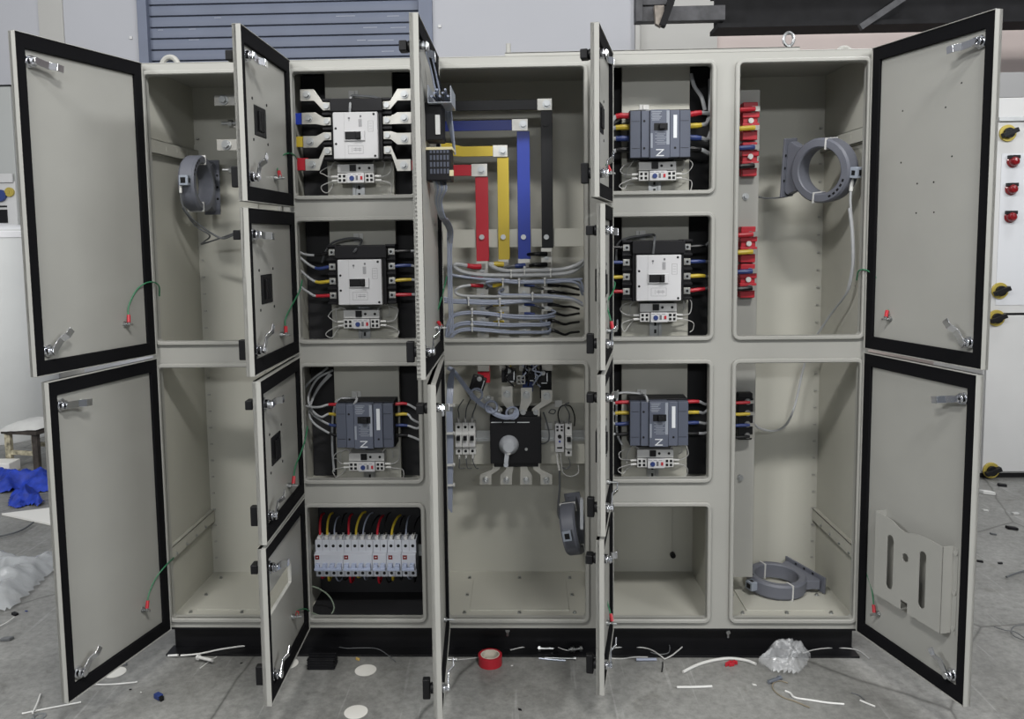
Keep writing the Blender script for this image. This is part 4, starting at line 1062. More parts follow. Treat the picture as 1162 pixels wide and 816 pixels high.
for k in range(3):
    for up in (1, 0):
        x = a.x+w*(k+.5); z = a.z if up else b.z; s = 1 if up else -1
        o = wire('fuse_wire', 'thin wire with ferrule at the %s of the three-pole breaker, %s pole' % ('top' if up else 'bottom', order[k]), 'wire', [Vector((x, .255, z-.004*s)), Vector((x+.002, .25, z+s*.03)), Vector((x+.006*(k-1)+.006, .255, z+s*.055)), Vector((x+.02, .27, z+s*(.085 if up else .06)))], .0022, SHEATHD, 'wires of the three-pole breaker', sleeves=[('ferrule', [Vector((x, .255, z-.004*s)), Vector((x, .2535, z+s*.018))], .0042, FERR)])
a = Bp(688, 390, .235); b = Bp(740, 552, .235)
t = thing('control_relay', 'narrow white relay with blue adjuster on the rail beyond the main switch', 'relay', ((a.x+b.x)/2, .26, b.z))
obj('body', MB().box(a.x, b.x, .235, .29, b.z, a.z), WHITE, t, .002)
cx = (a.x+b.x)/2; mb = MB()
for dx in (-.008, .008):
    for z in (a.z-.010, a.z-.023): mb.box(cx+dx-.004, cx+dx+.004, .234, .236, z-.004, z+.004)
for dz in (.052, ): mb.cyl((cx, .236, a.z-.047), (cx, .231, a.z-.047), .0075, 14)
mb.box(cx-.010, cx+.010, .2342, .236, b.z+.014, b.z+.020)
objs('terminal_hole', mb, BLACK, t); obj('adjuster', MB().cyl((cx, .236, a.z-.066), (cx, .232, a.z-.066), .004, 12), BLUP, t)
a2 = Bp(746, 390, .235); b2 = Bp(788, 580, .235)
t = thing('control_breaker', 'narrow pale single-pole breaker at the end of the rail beyond the main switch', 'circuit breaker', ((a2.x+b2.x)/2, .26, b2.z))
B_, H_, T_ = MB(), MB(), MB(); pole(B_, H_, T_, a2.x, b2.x, b2.z, a2.z, .235)
objs('body', B_, LGREY, t, .001); objs('terminal_hole', H_, BLACK, t); objs('toggle', T_, BLACK, t, .001)
for i, (pts, M, r) in enumerate((([(700, 556), (702, 600), (712, 655)], FERR, .004), ([(718, 556), (725, 620), (735, 672), (780, 692), (822, 670), (822, 625)], CWIRE, .0022), ([(766, 582), (775, 625), (755, 648), (730, 640)], SHEATHD, .0022),
        ([(715, 385), (705, 330), (725, 285), (775, 285), (800, 340), (800, 400)], BLKS, .0024), ([(766, 388), (770, 330), (745, 280), (770, 265)], SHEATHD, .0024), ([(590, 505), (640, 495), (655, 455), (640, 380), (620, 320)], SHEATHD, .003), ([(650, 325), (665, 305), (690, 310), (680, 330), (655, 325)], SHEATHD, .002))):
    wire('relay_wire', ('white wire hanging straight from the narrow relay', 'grey wire looping below the narrow relay', 'dark wire curling below the single-pole breaker', 'black wire arching over the narrow relay', 'dark wire rising above the single-pole breaker', 'dark wire from the side of the main switch to the relay', 'small dark wire coil above the narrow relay')[i], 'wire',
         [Bp(x, z, .24 if i != 6 else .29) for x, z in pts], r, M, 'wires around the relay')
q = Bp(650, 400, .298); tag(obj('cable_tie_mount', MB().box(q.x-.014, q.x+.014, .294, .2995, q.z-.013, q.z+.013), TIE, None, .001), 'small white tie mount beside the main switch', 'cable mount', 'white tie mounts on the mounting plates')
q = Bp(707, 270, .298); tag(obj('cable_tie_mount', MB().box(q.x-.014, q.x+.014, .294, .2995, q.z-.013, q.z+.013), TIE, None, .001), 'small white tie mount above the narrow relay', 'cable mount', 'white tie mounts on the mounting plates')

# ---- ring current transformers -----------------------------------------
def ring_ct(label, loc, rot, ro=.112, ri=.080, th=.058, extra=True):
    t = thing('ring_current_transformer', label, 'current transformer', loc, 'ring current transformers')
    t.rotation_mode = 'QUATERNION'; t.rotation_quaternion = rot
    h = th/2; A = dict(parent=t, local=True)
    # local: ring axis along y, foot at -x, terminal block at +x
    obj('casing', MB().lathe([(ri, -h), (ri+.004, -h-.004), (ro-.006, -h-.004), (ro, -h+.004), (ro, h-.004), (ro-.006, h+.004), (ri+.004, h+.004), (ri, h)], (0, 0, 0), 40, (0, 1, 0), True), CTG, **A)
    mb = MB().prism([(-ro-.028, -.085), (-ro-.016, -.095), (-ro+.012, -.080), (-ro*.62, -.078), (-ro*.8, -.045), (-ro+.002, 0), (-ro*.8, .045), (-ro*.62, .078), (-ro+.012, .080), (-ro-.016, .095), (-ro-.028, .085)], -h*.7, h*.7)
    f = obj('foot', mb, CTG, bev=.003, **A)
    obj('foot_plate', MB().box(-ro-.036, -ro-.028, -h*1.25, h*1.25, -.105, .105), CTG, f, .002, local=True)
    mb = MB()
    for z in (-.045, .0, .045): mb.cyl((-ro-.0275, -h*.95, z), (-ro-.0265, -h*.95, z), .005, 8)
    objs('screw_hole', mb, BLACK, f, local=True)
    b = obj('terminal_block', MB().box(ro-.008, ro+.024, -h*.8, h*.5, -.018, .018), mat('pale_blue_grey_plastic', (.26, .29, .34), .45), bev=.002, **A)
    obj('terminal_slot', MB().box(ro+.004, ro+.016, -h*.8-.001, -h*.6, -.008, .008).box(ro+.022, ro+.025, -.012, .006, -.010, .010), BLACK, b, local=True)
    mb = MB()
    for an in (80, 262): mb.box(math.cos(R(an))*(ro+ri)/2-.003, math.cos(R(an))*(ro+ri)/2+.003, -h-.0055, h+.0055, math.sin(R(an))*ri-.006 if an < 180 else -ro-.002, math.sin(R(an))*ro+.002 if an < 180 else -ri+.004)
    obj('clip', mb, LGREY, bev=.001, **A)
    mb = MB()
    for k in range(5):
        an = R(-60+k*11); mb.obox((math.cos(an)*(ri+.016), -h-.0042, math.sin(an)*(ri+.016)), ((-math.sin(an), 0, math.cos(an)), (0, 1, 0), (math.cos(an), 0, math.sin(an))), (.005, .0004, .0035))
    obj('printed_label', mb, BLACK, **A)
    return t
def basis(xa, ya):
    x = Vector(xa).normalized(); y = Vector(ya).normalized(); y = (y-x*x.dot(y)).normalized(); z = x.cross(y)
    return Matrix((x, y, z)).transposed().to_quaternion()
# upper ring, far bay: terminal block toward the viewer's right, axis tilted
p = at(944, 193, .13)
ring_ct('grey ring transformer hung tilted at the top of the red insulators bay', (p.x-.026, .13, p.z), basis((.60, -.77, -.13), (.78, .60, .10)))
p = at(222, 209, .25)
ring_ct('grey ring transformer seen nearly edge-on in the first bay', (p.x+.012, .235, p.z), basis((-.02, -1, .04), (-1, -.02, .0)), ro=.104, ri=.075, th=.05)
p = at(880, 670, .24)
ring_ct('grey ring transformer lying flat on the bay floor', (2.250, .262, .160), basis((-.93, -.42, 0), (0, .05, -1)), ro=.108, ri=.080, th=.05)
p = at(652, 598, .20)
ring_ct('grey ring transformer half hidden by the rim at the right of the main switch bay', (1.468, .19, p.z), basis((-.18, -.95, .1), (.97, -.12, .18)), ro=.098, ri=.070, th=.05)

# cables of the rings
wire('transformer_cable', 'grey cable from the tilted ring transformer down across the bay', 'cable', [at(967, 202, .05), at(966, 212, .05), at(965, 228, .05), at(967, 262, .05), at(968, 300, .06), at(962, 330, .09), at(944, 355, .20), at(926, 382, .28), at(917, 400, .34), at(910, 425, .36), at(902, 460, .36), at(892, 482, .33), at(878, 489, .28), at(862, 486, .23), at(853, 478, .20)], .0042, SHEATH,
     sleeves=[('wrap', [at(964, 236, .05), at(967, 262, .05), at(968, 300, .06), at(963, 328, .088)], .0062, SHEATH), ('ferrule', [at(967, 202, .05), at(965.5, 217, .05)], .0065, FERR)])
wire('transformer_cable', 'thin grey pair running behind the tilted ring transformer to the strip', 'cable', [at(905, 217, .25), at(892, 223, .26), at(872, 225, .25), at(858, 223, .22)], .003, SHEATHD)
wire('transformer_cable', 'dark cable from the edge-on ring transformer to the second door lock', 'cable', [at(205, 216, .12), at(207, 232, .13), at(217, 247, .16), at(230, 258, .2), at(250, 270, .22), at(262, 268, .2), at(275, 260, .16)], .0038, SHEATHD, sleeves=[('ferrule', [at(205, 208, .12), at(205, 219, .121)], .005, FERR)])
wire('transformer_cable', 'second dark cable crossing beneath the edge-on ring transformer', 'cable', [at(207, 236, .14), at(222, 256, .19), at(238, 267, .22), at(232, 274, .26), at(229, 277, .28), at(245, 272, .25), at(262, 266, .2), at(272, 262, .17)], .0034, SHEATHD)
wire('transformer_cable', 'dark cable drooping to the half hidden ring transformer', 'cable', [Bp(714, 660, .27), Bp(714, 760, .27), Bp(706, 870, .27), Bp(712, 930, .27), Bp(745, 955, .26), Bp(775, 950, .24)], .0045, SHEATHD)
tag(obj('cable_cover', MB().box(1.488, 1.5, .05, .075, at(660, 600, .06).z, at(660, 566, .06).z), CLEAR, None, .002), 'clear plastic cover strip at the half hidden ring transformer', 'cover')

# ---- insulator blocks on the strip -------------------------------------
def ins_block(label, z0, z1, cx, M, stud, lugs):
    "lugs: [(z, colour)]"
    t = thing('terminal_insulator', label, 'terminal block', (cx, YS, z0), 'busbar support insulators')
    hw = .030; h = z1-z0
    mb = MB().box(cx-hw*.86, cx+hw*.86, YS-.034, YS, z0, z1)
    mb.box(cx-hw, cx+hw, YS-.042, YS-.006, z0+h*.30, z0+h*.44).box(cx-hw, cx+hw, YS-.042, YS-.006, z0+h*.58, z0+h*.74) if stud else mb.box(cx-hw*.9, cx+hw*.9, YS-.038, YS-.006, z0+h*.1, z0+h*.9)
    mb.box(cx-hw*.95, cx+hw*.95, YS-.012, YS, z0+h*.02, z1-h*.02)
    obj('body', mb, M, t, .003)
    if stud: obj('fixing_screw', MB().cyl((cx, YS-.044, stud), (cx, YS-.034, stud), .0095, 14), FERR, t)
    mb = MB()
    for z, c in lugs: mb.screw((cx+.006, YS-.040, z), .0075, .010)
    objs('stud', mb, mat('dark_zinc', (.30, .30, .30), .35, .9), t)
    return t
def lug_cable(label, z, cx, cn, r=.0065):
    pts = [Vector((cx+.010, YS-.052, z)), Vector((cx-.012, YS-.054, z-.001)), Vector((cx-.05, YS-.05, z-.003)), Vector((cx-.09, YS-.03, z-.006)), Vector((cx-.10, YS+.02, z-.008))]
    power_cable(label, pts, r, .075, CM[cn], CM[cn], 'lug cables on the insulators')
def zpx(py, px=850): return at(px, py, YS-.03).z
for gi, (g, c0) in enumerate((('upper', 851), ('lower', 848.5))):
    rows_ = {'upper': ((116, 159, 137.5, ((124.7, 'red'), (146, 'yellow'))), (161.5, 200, 178, ((167.8, 'blue'), (188.5, 'black')))),
             'lower': ((257, 298, 276.5, ((266, 'red'), (285.5, 'yellow'))), (299.5, 338, 317, ((307.4, 'blue'), (326.5, 'black'))))}[g]
    cx = at(c0, 150 if gi == 0 else 295, YS-.03).x
    for j, (p0, p1, st, lg) in enumerate(rows_):
        lugs = [(zpx(z), c) for z, c in lg]
        ins_block('red insulator block with %s and %s lugs in the %s pair on the strip' % (lg[0][1], lg[1][1], g), zpx(p1), zpx(p0), cx, REDI, zpx(st), lugs)
        for z, c in lugs: lug_cable('%s sleeved lug cable on the %s pair of red insulator blocks' % (c, g), z, cx, c)
cx = at(845.5, 470, YS-.03).x
lg = ((455, 'red'), (468, 'yellow'), (480.6, 'blue'), (493.5, 'black'))
ins_block('black insulator block with four coloured lugs on the strip in the lower bay', zpx(499), zpx(446), cx, BLACK, None, [(zpx(z), c) for z, c in lg])
for z, c in lg: lug_cable('%s sleeved lug cable on the black insulator block' % c, zpx(z), cx, c, .0045)

# ---- earth wires at the doors -------------------------------------------
def earth(label, k, u, z, bow, end, lug=REDI):
    s0 = door_point(k, u, .030, z)
    t = thing('earth_wire', label, 'wire', s0, 'door earth wires')
    P = [s0+Vector((0, 0, .012))]+bow+[end]
    obj('conductor', MB().tube(P, .0024, 8, 7), GREEN, t)
    d = (P[1]-P[0]).normalized()
    obj('lug_sleeve', MB().tube([s0+Vector((0, 0, .006)), s0+Vector((0, 0, .012))+d*.020], .0058, 8, 0), lug, t)
    obj('lug', MB().cyl(s0+Vector((0, 0, -.002)), s0+Vector((0, 0, .010)), .004, 8), ZINC, t)
def ap(px, py, y): return at(px, py, y)
earth('green earth wire arching from the tall upper door of the first bay', '1u', .124, D2B+.119, [ap(146, 348, -.12), ap(156, 328, -.08), ap(170, 320, -.04), ap(180, 324, .0)], ap(181, 336, .02))
earth('green earth wire at the tall lower door of the first bay', '1l', .126, ZB+.132, [ap(169, 674, -.12), ap(177, 656, -.08), ap(188, 642, -.04)], ap(197, 633, .03))
earth('green earth wire arching at the tall upper door of the red insulators bay', '5u', .105, D2B+.110, [ap(1009, 345, -.09), ap(1000, 322, -.06), ap(986, 308, -.03), ap(975, 307, .0)], ap(972, 318, .03))
earth('green earth wire at the lower door with the document pocket', '5l', .097, ZB+.107, [ap(989, 668, -.07), ap(982, 648, -.04), ap(974, 636, -.01)], ap(966, 634, .03))
earth('green earth wire at the topmost door of the second column', '21', .178, D1B+.085, [ap(314.5, 190, -.15), ap(319, 178, -.1), ap(327, 174, -.05), ap(334, 176, -.01)], ap(337, 182, .03))
earth('green earth wire at the second door of the second column', '22', .178, D2B+.085, [ap(324, 362, -.15), ap(332, 345, -.08), ap(340, 330, -.02)], ap(343, 318, .03))
earth('green earth wire at the third door of the second column', '23', .178, D3B+.085, [ap(335, 530, -.15), ap(341, 515, -.09), ap(346, 500, -.03)], ap(349, 484, .02))
earth('green earth wire at the lowest door of the second column', '24', .182, ZB+.135, [ap(338, 693, -.14), ap(346, 691, -.06)], ap(352, 694, .0))
earth('green earth wire at the tall upper door of the centre bay', '3u', .15, D2B+.10, [ap(493, 363, -.13), ap(498, 348, -.08), ap(503, 330, -.02)], ap(507, 314, .04))
earth('green earth wire at the topmost door of the fourth column', '41', .15, D1B+.085, [ap(683, 180, -.12), ap(686, 160, -.08), ap(690, 148, -.03)], ap(694, 146, .03))
earth('green earth wire at the second door of the fourth column', '42', .15, D2B+.085, [ap(689, 345, -.12), ap(695, 332, -.07), ap(698, 322, -.02), ap(695, 320, .02)], ap(690, 326, .05))
earth('green earth wire at the lowest door of the fourth column', '44', .15, ZB+.10, [ap(687, 672, -.1), ap(690, 655, -.05)], ap(693, 640, .0))
# small studs on the rims where those wires end
# ---- meters and wiring on the centre door -------------------------------
def D3(u, y, z): return door_point('3u', u, y, z)
def zdoor(py, px=490, y=-.30): return at(px, py, y).z
zt_, zb_ = zdoor(168), zdoor(206)
t = thing('panel_meter', 'black panel meter body on the inner face of the tall centre door', 'meter', D3(.28, .012, zb_))
q0 = D3(.33, .012, zb_); q1 = D3(.23, .085, zt_)
obj('casing', MB().box(q0.x, q1.x, q0.y, q1.y, zb_, zt_-.010), BLACKM, t, .003)
mb = MB()
for i in range(6):
    for j in range(4): mb.box(q0.x+.012+.010*i, q0.x+.018+.010*i, q0.y-.0012, q0.y, zb_+.02+.02*j, zb_+.034+.02*j)
obj('vent_slot', mb, SLATE, t)
obj('terminal_strip', MB().box(q0.x, q1.x+.006, q0.y-.002, q1.y, zt_-.010, zt_-.002).box(q1.x-.004, q1.x+.008, q0.y-.002, q0.y+.01, zb_+.012, zb_+.030), mat('pale_yellow_terminal', (.58, .52, .32), .5), t, .001)
zc = zdoor(148); 
t = thing('panel_meter', 'second black meter body with pale terminals above the first on the centre door', 'meter', D3(.28, .012, zc-.03))
q0 = D3(.33, .012, zc); q1 = D3(.23, .062, zc)
obj('casing', MB().box(q0.x, q1.x, q0.y, q1.y, zdoor(161), zdoor(118)), BLACKM, t, .003)
obj('terminal_strip', MB().box(q0.x+.030, q0.x+.044, q0.y-.004, q0.y+.02, zdoor(155), zdoor(133)), LGREY, t, .001)
# slotted trunking piece holding wires
zt0, zt1 = zdoor(101), zdoor(146)
mb = MB(); ya = D3(.36, 0, 0).y; yb = D3(.20, 0, 0).y; x0 = D3(.3, .03, 0).x
mb.box(x0-.006, x0+.062, ya, yb, zt0-.052, zt0-.050).box(x0-.006, x0-.004, ya, yb, zt0-.05, zt0).box(x0+.060, x0+.062, ya, yb, zt0-.05, zt0-.004)
t = thing('wire_trunking', 'clear grey trunking piece crossing the centre door, full of wires', 'trunking', (x0, (ya+yb)/2, zt0-.05))
obj('channel', mb, mat('grey_translucent_plastic', (.40, .43, .48), .3, alpha=.8), t)
for i in range(7):
    pts = [Vector((x0+.006+.008*i, ya-.01+.004*(i % 3), zt0-.035+.010*(i % 3))), Vector((x0+.006+.008*i, (ya+yb)/2, zt0-.036+.011*((i+1) % 3))), Vector((x0+.010+.006*i, yb, zt0-.03)), Vector((x0+.03+.004*i, yb+.05, zt0-.06-.02*i))]
    wire('trunking_wire', 'grey wire in the trunking piece on the centre door, %s from the door' % order[i], 'wire', pts, .0036, SHEATHB, 'wires in the trunking piece')
for i in range(6):
    o_ = .006*i
    pts = [Vector((D3(.27, .03+o_, 0).x, D3(.30-.01*i, 0, 0).y, zdoor(205))), Vector((D3(.27, .035+o_, 0).x, D3(.28, 0, 0).y, zdoor(215))), Vector((D3(.27, .028+o_*.6, 0).x, D3(.24, 0, 0).y, zdoor(228))), Vector((D3(.2, .035+o_*.5, 0).x, D3(.18, 0, 0).y, zdoor(238)-.02)), Vector((1.03+.004*i, -.09, at(500, 250, -.09).z)), Vector((1.040+.003*i, .0, at(505, 262, 0).z)), Vector((1.045, .05, at(507, 285, .05).z))]
    wire('door_wire', 'grey wire in the bundle dropping from the centre door meter, strand %s' % order[i], 'wire', pts, .0036, SHEATHB if i % 2 else SHEATH, 'wires dropping from the meter')
for i in range(4):
    pts = [Vector((D3(.33, .02+.007*i, 0).x, D3(.34, 0, 0).y, zdoor(60, 484, -.34))), Vector((D3(.33, .03+.006*i, 0).x, D3(.31, 0, 0).y, zdoor(80, 488, -.3))), Vector((D3(.33, .04+.006*i, 0).x, D3(.29, 0, 0).y, zdoor(104, 492, -.28)))]
    wire('lamp_wire', 'dark wire dropping to the trunking from the centre door top, strand %s' % order[i], 'wire', pts, .003, BLKS if i % 2 else SHEATHB, 'wires at the centre door top')
for i in range(3):
    pts = [Vector((1.036+.006*i, .03, at(506, 262, .03).z)), Vector((1.034+.006*i, .04, at(506, 330, .04).z)), Vector((1.036+.006*i, .05, at(507, 378, .05).z))]
    wire('door_wire', 'thin blue grey wire down the inner edge of the centre bay opening, strand %s' % order[i], 'wire', pts, .0028, SHEATHB, 'wires down the centre bay edge')

# ================================================================== AROUND IT
# pale cabinet on the far right with lamps and switches
YC = 2.06
t = thing('control_cabinet', 'pale cabinet standing behind the right doors with red lamps and rotary switches', 'electrical cabinet', (4.7, YC+.3, 0))
zt = at(1140, 110, YC).z; zs = at(1130, 357, YC).z
obj('body', MB().box(4.02, 5.4, YC+.02, YC+.6, .03, zt), MACH, t, .004)
obj('upper_door', MB().box(4.028, 4.9, YC, YC+.02, zs+.008, zt-.004), MACH, t, .003)
obj('lower_door', MB().box(4.028, 4.9, YC, YC+.02, .045, zs-.006), MACH, t, .003)
obj('shadow_gap', MB().box(4.03, 4.9, YC+.012, YC+.021, zs-.006, zs+.008), BLACK, t)
obj('base', MB().box(4.04, 5.4, YC+.03, YC+.6, 0, .03), BLACK, t)
x0, x1, z0, z1 = rect(1133, 174, 1200, 346, YC); obj('instrument_plate', MB().box(x0, x1, YC-.003, YC, z0, z1), mat('pale_blue_white_paint', (.54, .55, .57), .4), t, .001)
x0, x1, z0, z1 = rect(1136, 94, 1200, 110, YC); obj('cornice', MB().box(4.02, 5.4, YC+.01, YC+.6, zt, zt+.14), MACHD, t)
x0, x1, z0, z1 = rect(1135, 132, 1200, 137, YC-.02); obj('label_holder', MB().box(x0, x1, YC-.014, YC, z0, z1), ZINC, t, .002)
for px, py in ((1144, 151), (1135, 330), (1131, 361), (1125, 534)):
    p = at(px, py, YC-.01); o = obj('rotary_switch', MB().cyl((p.x, YC, p.z), (p.x, YC-.012, p.z), .048, 24), BRASS, t, .002)
    d = Vector((math.cos(R(22)), 0, math.sin(R(22))))
    obj('switch_handle', MB().cyl((p.x, YC-.012, p.z), (p.x, YC-.03, p.z), .030, 18).obox((p.x, YC-.032, p.z), (d, (0, 1, 0), d.cross(Vector((0, 1, 0)))), (.046, .014, .013)), BLACK, o, .002)
for px, py in ((1151, 182), (1149, 213.5), (1148, 245)):
    p = at(px, py, YC-.02); o = obj('indicator_lamp', MB().lathe([(.0, -.045), (.018, -.042), (.026, -.032), (.028, -.012), (.034, -.008), (.034, 0), (0, 0)], (p.x, YC-.002, p.z-.006), 20, (0, 1, 0)), LEDR, t)
    obj('lamp_shroud', MB().box(p.x-.030, p.x+.030, YC-.030, YC-.002, p.z+.010, p.z+.030), BLACK, o, .002)
# grey cabinet at the far left
YL = 3.78
t = thing('control_cabinet', 'grey cabinet with black instrument behind the upper left door and white drum', 'electrical cabinet', (at(10, 220, YL).x-.4, YL+.1, 0))
x1 = at(19.5, 220, YL).x; zt = at(5, 98, YL).z; zm = at(10, 206, YL).z
obj('body', MB().box(x1-.75, x1, YL, YL+.2, 0, zt), mat('mid_grey_paint', (.36, .37, .36), .5), t, .004)
obj('top_edge', MB().box(x1-.75, x1+.003, YL-.006, YL+.2, zt, zt+.012), BLACK, t)
obj('lower_panel', MB().box(x1-.75, x1-.004, YL-.012, YL, .1, zm), MACH, t, .002)
p = at(4, 202, YL-.03); obj('label_holder', MB().box(p.x-.10, p.x+.07, YL-.03, YL-.012, p.z-.036, p.z+.036), MACH, t, .002)
p = at(1, 222, YL-.02); obj('push_button', MB().cyl((p.x, YL-.012, p.z), (p.x, YL-.04, p.z), .048, 18), BLUD, t, .002)
p = at(11, 218, YL-.02); obj('key_switch', MB().cyl((p.x, YL-.012, p.z), (p.x, YL-.03, p.z), .038, 18).box(p.x-.004, p.x+.004, YL-.036, YL-.03, p.z-.012, p.z+.012), BRASS, t, .001)
x0, x9, z0, z1 = rect(-20, 238, 9, 253, YL-.01); obj('instrument', MB().box(x0, x9, YL-.02, YL-.012, z0, z1).box(x0, x9, YL-.02, YL-.012, z1+.02, z1+.032), BLACK, t)
# white drum
DY = 3.32; p = at(20, 256, DY); rt = at(49, 300, DY).x
t = thing('white_drum', 'tall white plastic drum with film cover behind the left doors', 'drum', (rt-.42, DY, 0))
obj('shell', MB().lathe([(0, 0), (.41, 0), (.42, .02), (.42, p.z-.05), (.415, p.z-.03)], (rt-.42, DY, 0), 48), TANK, t)
obj('cover', MB().lathe([(.425, -.07), (.425, -.03), (.40, -.005), (.30, .02), (.0, .05)], (rt-.42, DY, p.z-.02), 48), LID, t)
# stool
t = thing('stool', 'low paint-splashed wooden stool with a pale cushion', 'stool', (fl(28, 530).x, fl(28, 530).y, 0))
L = [fl(12, 531), fl(19, 528), fl(43, 533), fl(50, 529)]
ys = L[0].y
sx0, sx1 = at(6, 484, ys).x, at(60, 484, ys).x; zs_ = at(20, 489, ys).z; zc_ = at(30, 475, ys).z
S0 = L[0]; S1 = L[2]; wv = (S1-S0); dv = Vector((-wv.y, wv.x, 0)).normalized()*.22; h = zs_-.012
for i, q in enumerate((S0, S1, S0+dv, S1+dv)):
    obj('leg', MB().obox((q.x, q.y, h/2), ((1, 0, 0), (0, 1, 0), (0, 0, 1)), (.018, .018, h/2)), WOODD if i % 2 == 0 else WOODK, t, .003)
mid = (S0+S1+S0+dv+S1+dv)/4
ax = (wv.normalized(), dv.normalized(), Vector((0, 0, 1)))
obj('seat', MB().obox((mid.x, mid.y, h+.012), ax, (wv.length/2+.03, .14, .014)), WOODK, t, .003)
mb = MB(); N_ = 9
vs = []; fs = []
for i in range(N_+1):
    for j in range(N_+1):
        a, b = i/N_*2-1, j/N_*2-1; e = max(abs(a), abs(b))
        vs.append(Vector((mid.x, mid.y, h+.026))+ax[0]*a*(wv.length/2+.04)+ax[1]*b*.15+Vector((0, 0, .050*(1-e**4)+.012*a+rnd.uniform(-.002, .002))))
for i in range(N_):
    for j in range(N_): q = i*(N_+1)+j; fs.append((q, q+N_+1, q+N_+2, q+1))
obj('cushion', MB().add(vs, fs), mat('pale_cushion_cloth', (.52, .52, .50), .85, var=.1), t, sm=80)
for q0_, q1_ in ((S0, S1), (S0+dv, S1+dv)): obj('stretcher', MB().obox(((q0_.x+q1_.x)/2, (q0_.y+q1_.y)/2, h*.45), ax, (wv.length/2, .010, .014)), WOODD, t, .002)
# crumpled blue cloth, white sheet, bubble wrap, plastic bag : heaps from displaced grids
def heap(name, label, cat, outline, hgt, M, seed, n=26, crisp=1., z0=.002, freq=1.6, sm=50):
    rr = random.Random(seed)
    xs = [p.x for p in outline]; ys = [p.y for p in outline]
    x0, x1, y0, y1 = min(xs), max(xs), min(ys), max(ys)
    from mathutils import noise as NZ
    off = Vector((seed*3.1, seed*1.7, 0)); fr0 = [(rr.uniform(6, 30)/max(x1-x0, .05)*.22, rr.uniform(6, 30)/max(y1-y0, .05)*.22, rr.uniform(0, 6.3), rr.uniform(.3, 1)) for _ in range(9)]
    def inn(x, y):
        c = False; j = len(outline)-1
        for i in range(len(outline)):
            a, b = outline[i], outline[j]
            if (a.y > y) != (b.y > y) and x < (b.x-a.x)*(y-a.y)/(b.y-a.y)+a.x: c = not c
            j = i
        return c
    def edge(x, y):
        d = 9
        for i in range(len(outline)):
            a, b = outline[i-1], outline[i]; ab = b-a; ab.z = 0; p = Vector((x, y, 0))-Vector((a.x, a.y, 0))
            t_ = max(0, min(1, p.dot(ab)/max(ab.dot(ab), 1e-9))); d = min(d, (p-ab*t_).length)
        return d
    vid = {}; vs = []; fs = []; sz = min(x1-x0, y1-y0)
    for i in range(n+1):
        for j in range(n+1):
            x = x0+(x1-x0)*i/n; y = y0+(y1-y0)*j/n
            pv = Vector((x, y, 0))/sz*freq+off; f = .55*(1-abs(NZ.noise(pv)*1.6))+.30*(1-abs(NZ.noise(pv*2.3)*1.6))+.15*(1-abs(NZ.noise(pv*5.1)*1.6)); f = max(0, f-.25)
            e = min(1, edge(x, y)/(sz*.22))
            vs.append((x+rr.uniform(-.2, .2)*(x1-x0)/n, y+rr.uniform(-.2, .2)*(y1-y0)/n, z0+hgt*(e**.6)*(.25+1.5*f**crisp))); vid[i, j] = inn(x, y)
    for i in range(n):
        for j in range(n):
            if sum(vid[q] for q in ((i, j), (i+1, j), (i+1, j+1), (i, j+1))) >= 3:
                q = i*(n+1)+j; fs.append((q, q+n+1, q+n+2, q+1))
    used = sorted({v for f in fs for v in f}); mp = {v: k for k, v in enumerate(used)}
    o = obj(name, MB().add([vs[v] for v in used], [tuple(mp[v] for v in f) for f in fs]), M, sm=sm)
    return tag(o, label, cat)
heap('blue_cloth', 'crumpled blue cloth heap beside the stool', 'cloth', [fl(*p) for p in ((-8, 560), (-8, 542), (8, 538), (22, 545), (34, 536), (44, 540), (70, 546), (70, 557), (40, 560), (22, 556), (10, 561))], .085, BLUEC, 3, 44, freq=2.2)
heap('blue_cloth', 'smaller crumpled blue cloth nearest the white board on the floor', 'cloth', [fl(*p) for p in ((9, 575), (12, 562), (22, 557), (32, 563), (44, 561), (46, 568), (52, 572), (44, 576), (32, 574), (20, 578))], .075, BLUEC, 5, 40, freq=2.)
q = [fl(*p) for p in ((2, 585), (60, 578), (95, 590), (58, 597))]
b_ = MB(); b_.add([v+Vector((0, 0, .002)) for v in q]+[v+Vector((0, 0, .012)) for v in q], [(3, 2, 1, 0), (4, 5, 6, 7), (0, 1, 5, 4), (1, 2, 6, 5), (2, 3, 7, 6), (3, 0, 4, 7)])
tag(obj('board_offcut', b_, PAPER), 'flat white board lying on the floor behind the lower left door', 'board')
p = fl(4, 538); tag(obj('foam_block', MB().box(p.x-.2, p.x+.04, p.y, p.y+.12, 0, .07), PAPER, None, .006), 'small white foam block at the picture edge near the blue cloth', 'foam block')
p = fl(46, 541); tag(obj('steel_strip', MB().box(p.x-.06, p.x+.2, p.y, p.y+.05, 0, .025), BLACK, None, .003), 'dark steel strip on the floor under the stool', 'metal strip')
heap('bubble_wrap', 'crumpled clear bubble wrap on the floor behind the lower left door', 'packaging', [fl(*p) for p in ((-30, 700), (-30, 630), (12, 633), (34, 638), (50, 629), (80, 632), (80, 640), (54, 656), (34, 676), (14, 694))], .075, BUBBLE, 11, 70, z0=.004, freq=1.5, sm=80)
bagp = [fl(*p) for p in ((859, 756), (866, 747), (878, 740), (893, 739), (905, 742), (921, 748), (915, 760), (905, 770), (892, 768), (876, 766))]
o = heap('plastic_bag', 'crumpled clear plastic bag on the floor in front of the plinth', 'bag', bagp, .055, FILM, 21, 44, z0=.009, freq=2.4, sm=60)
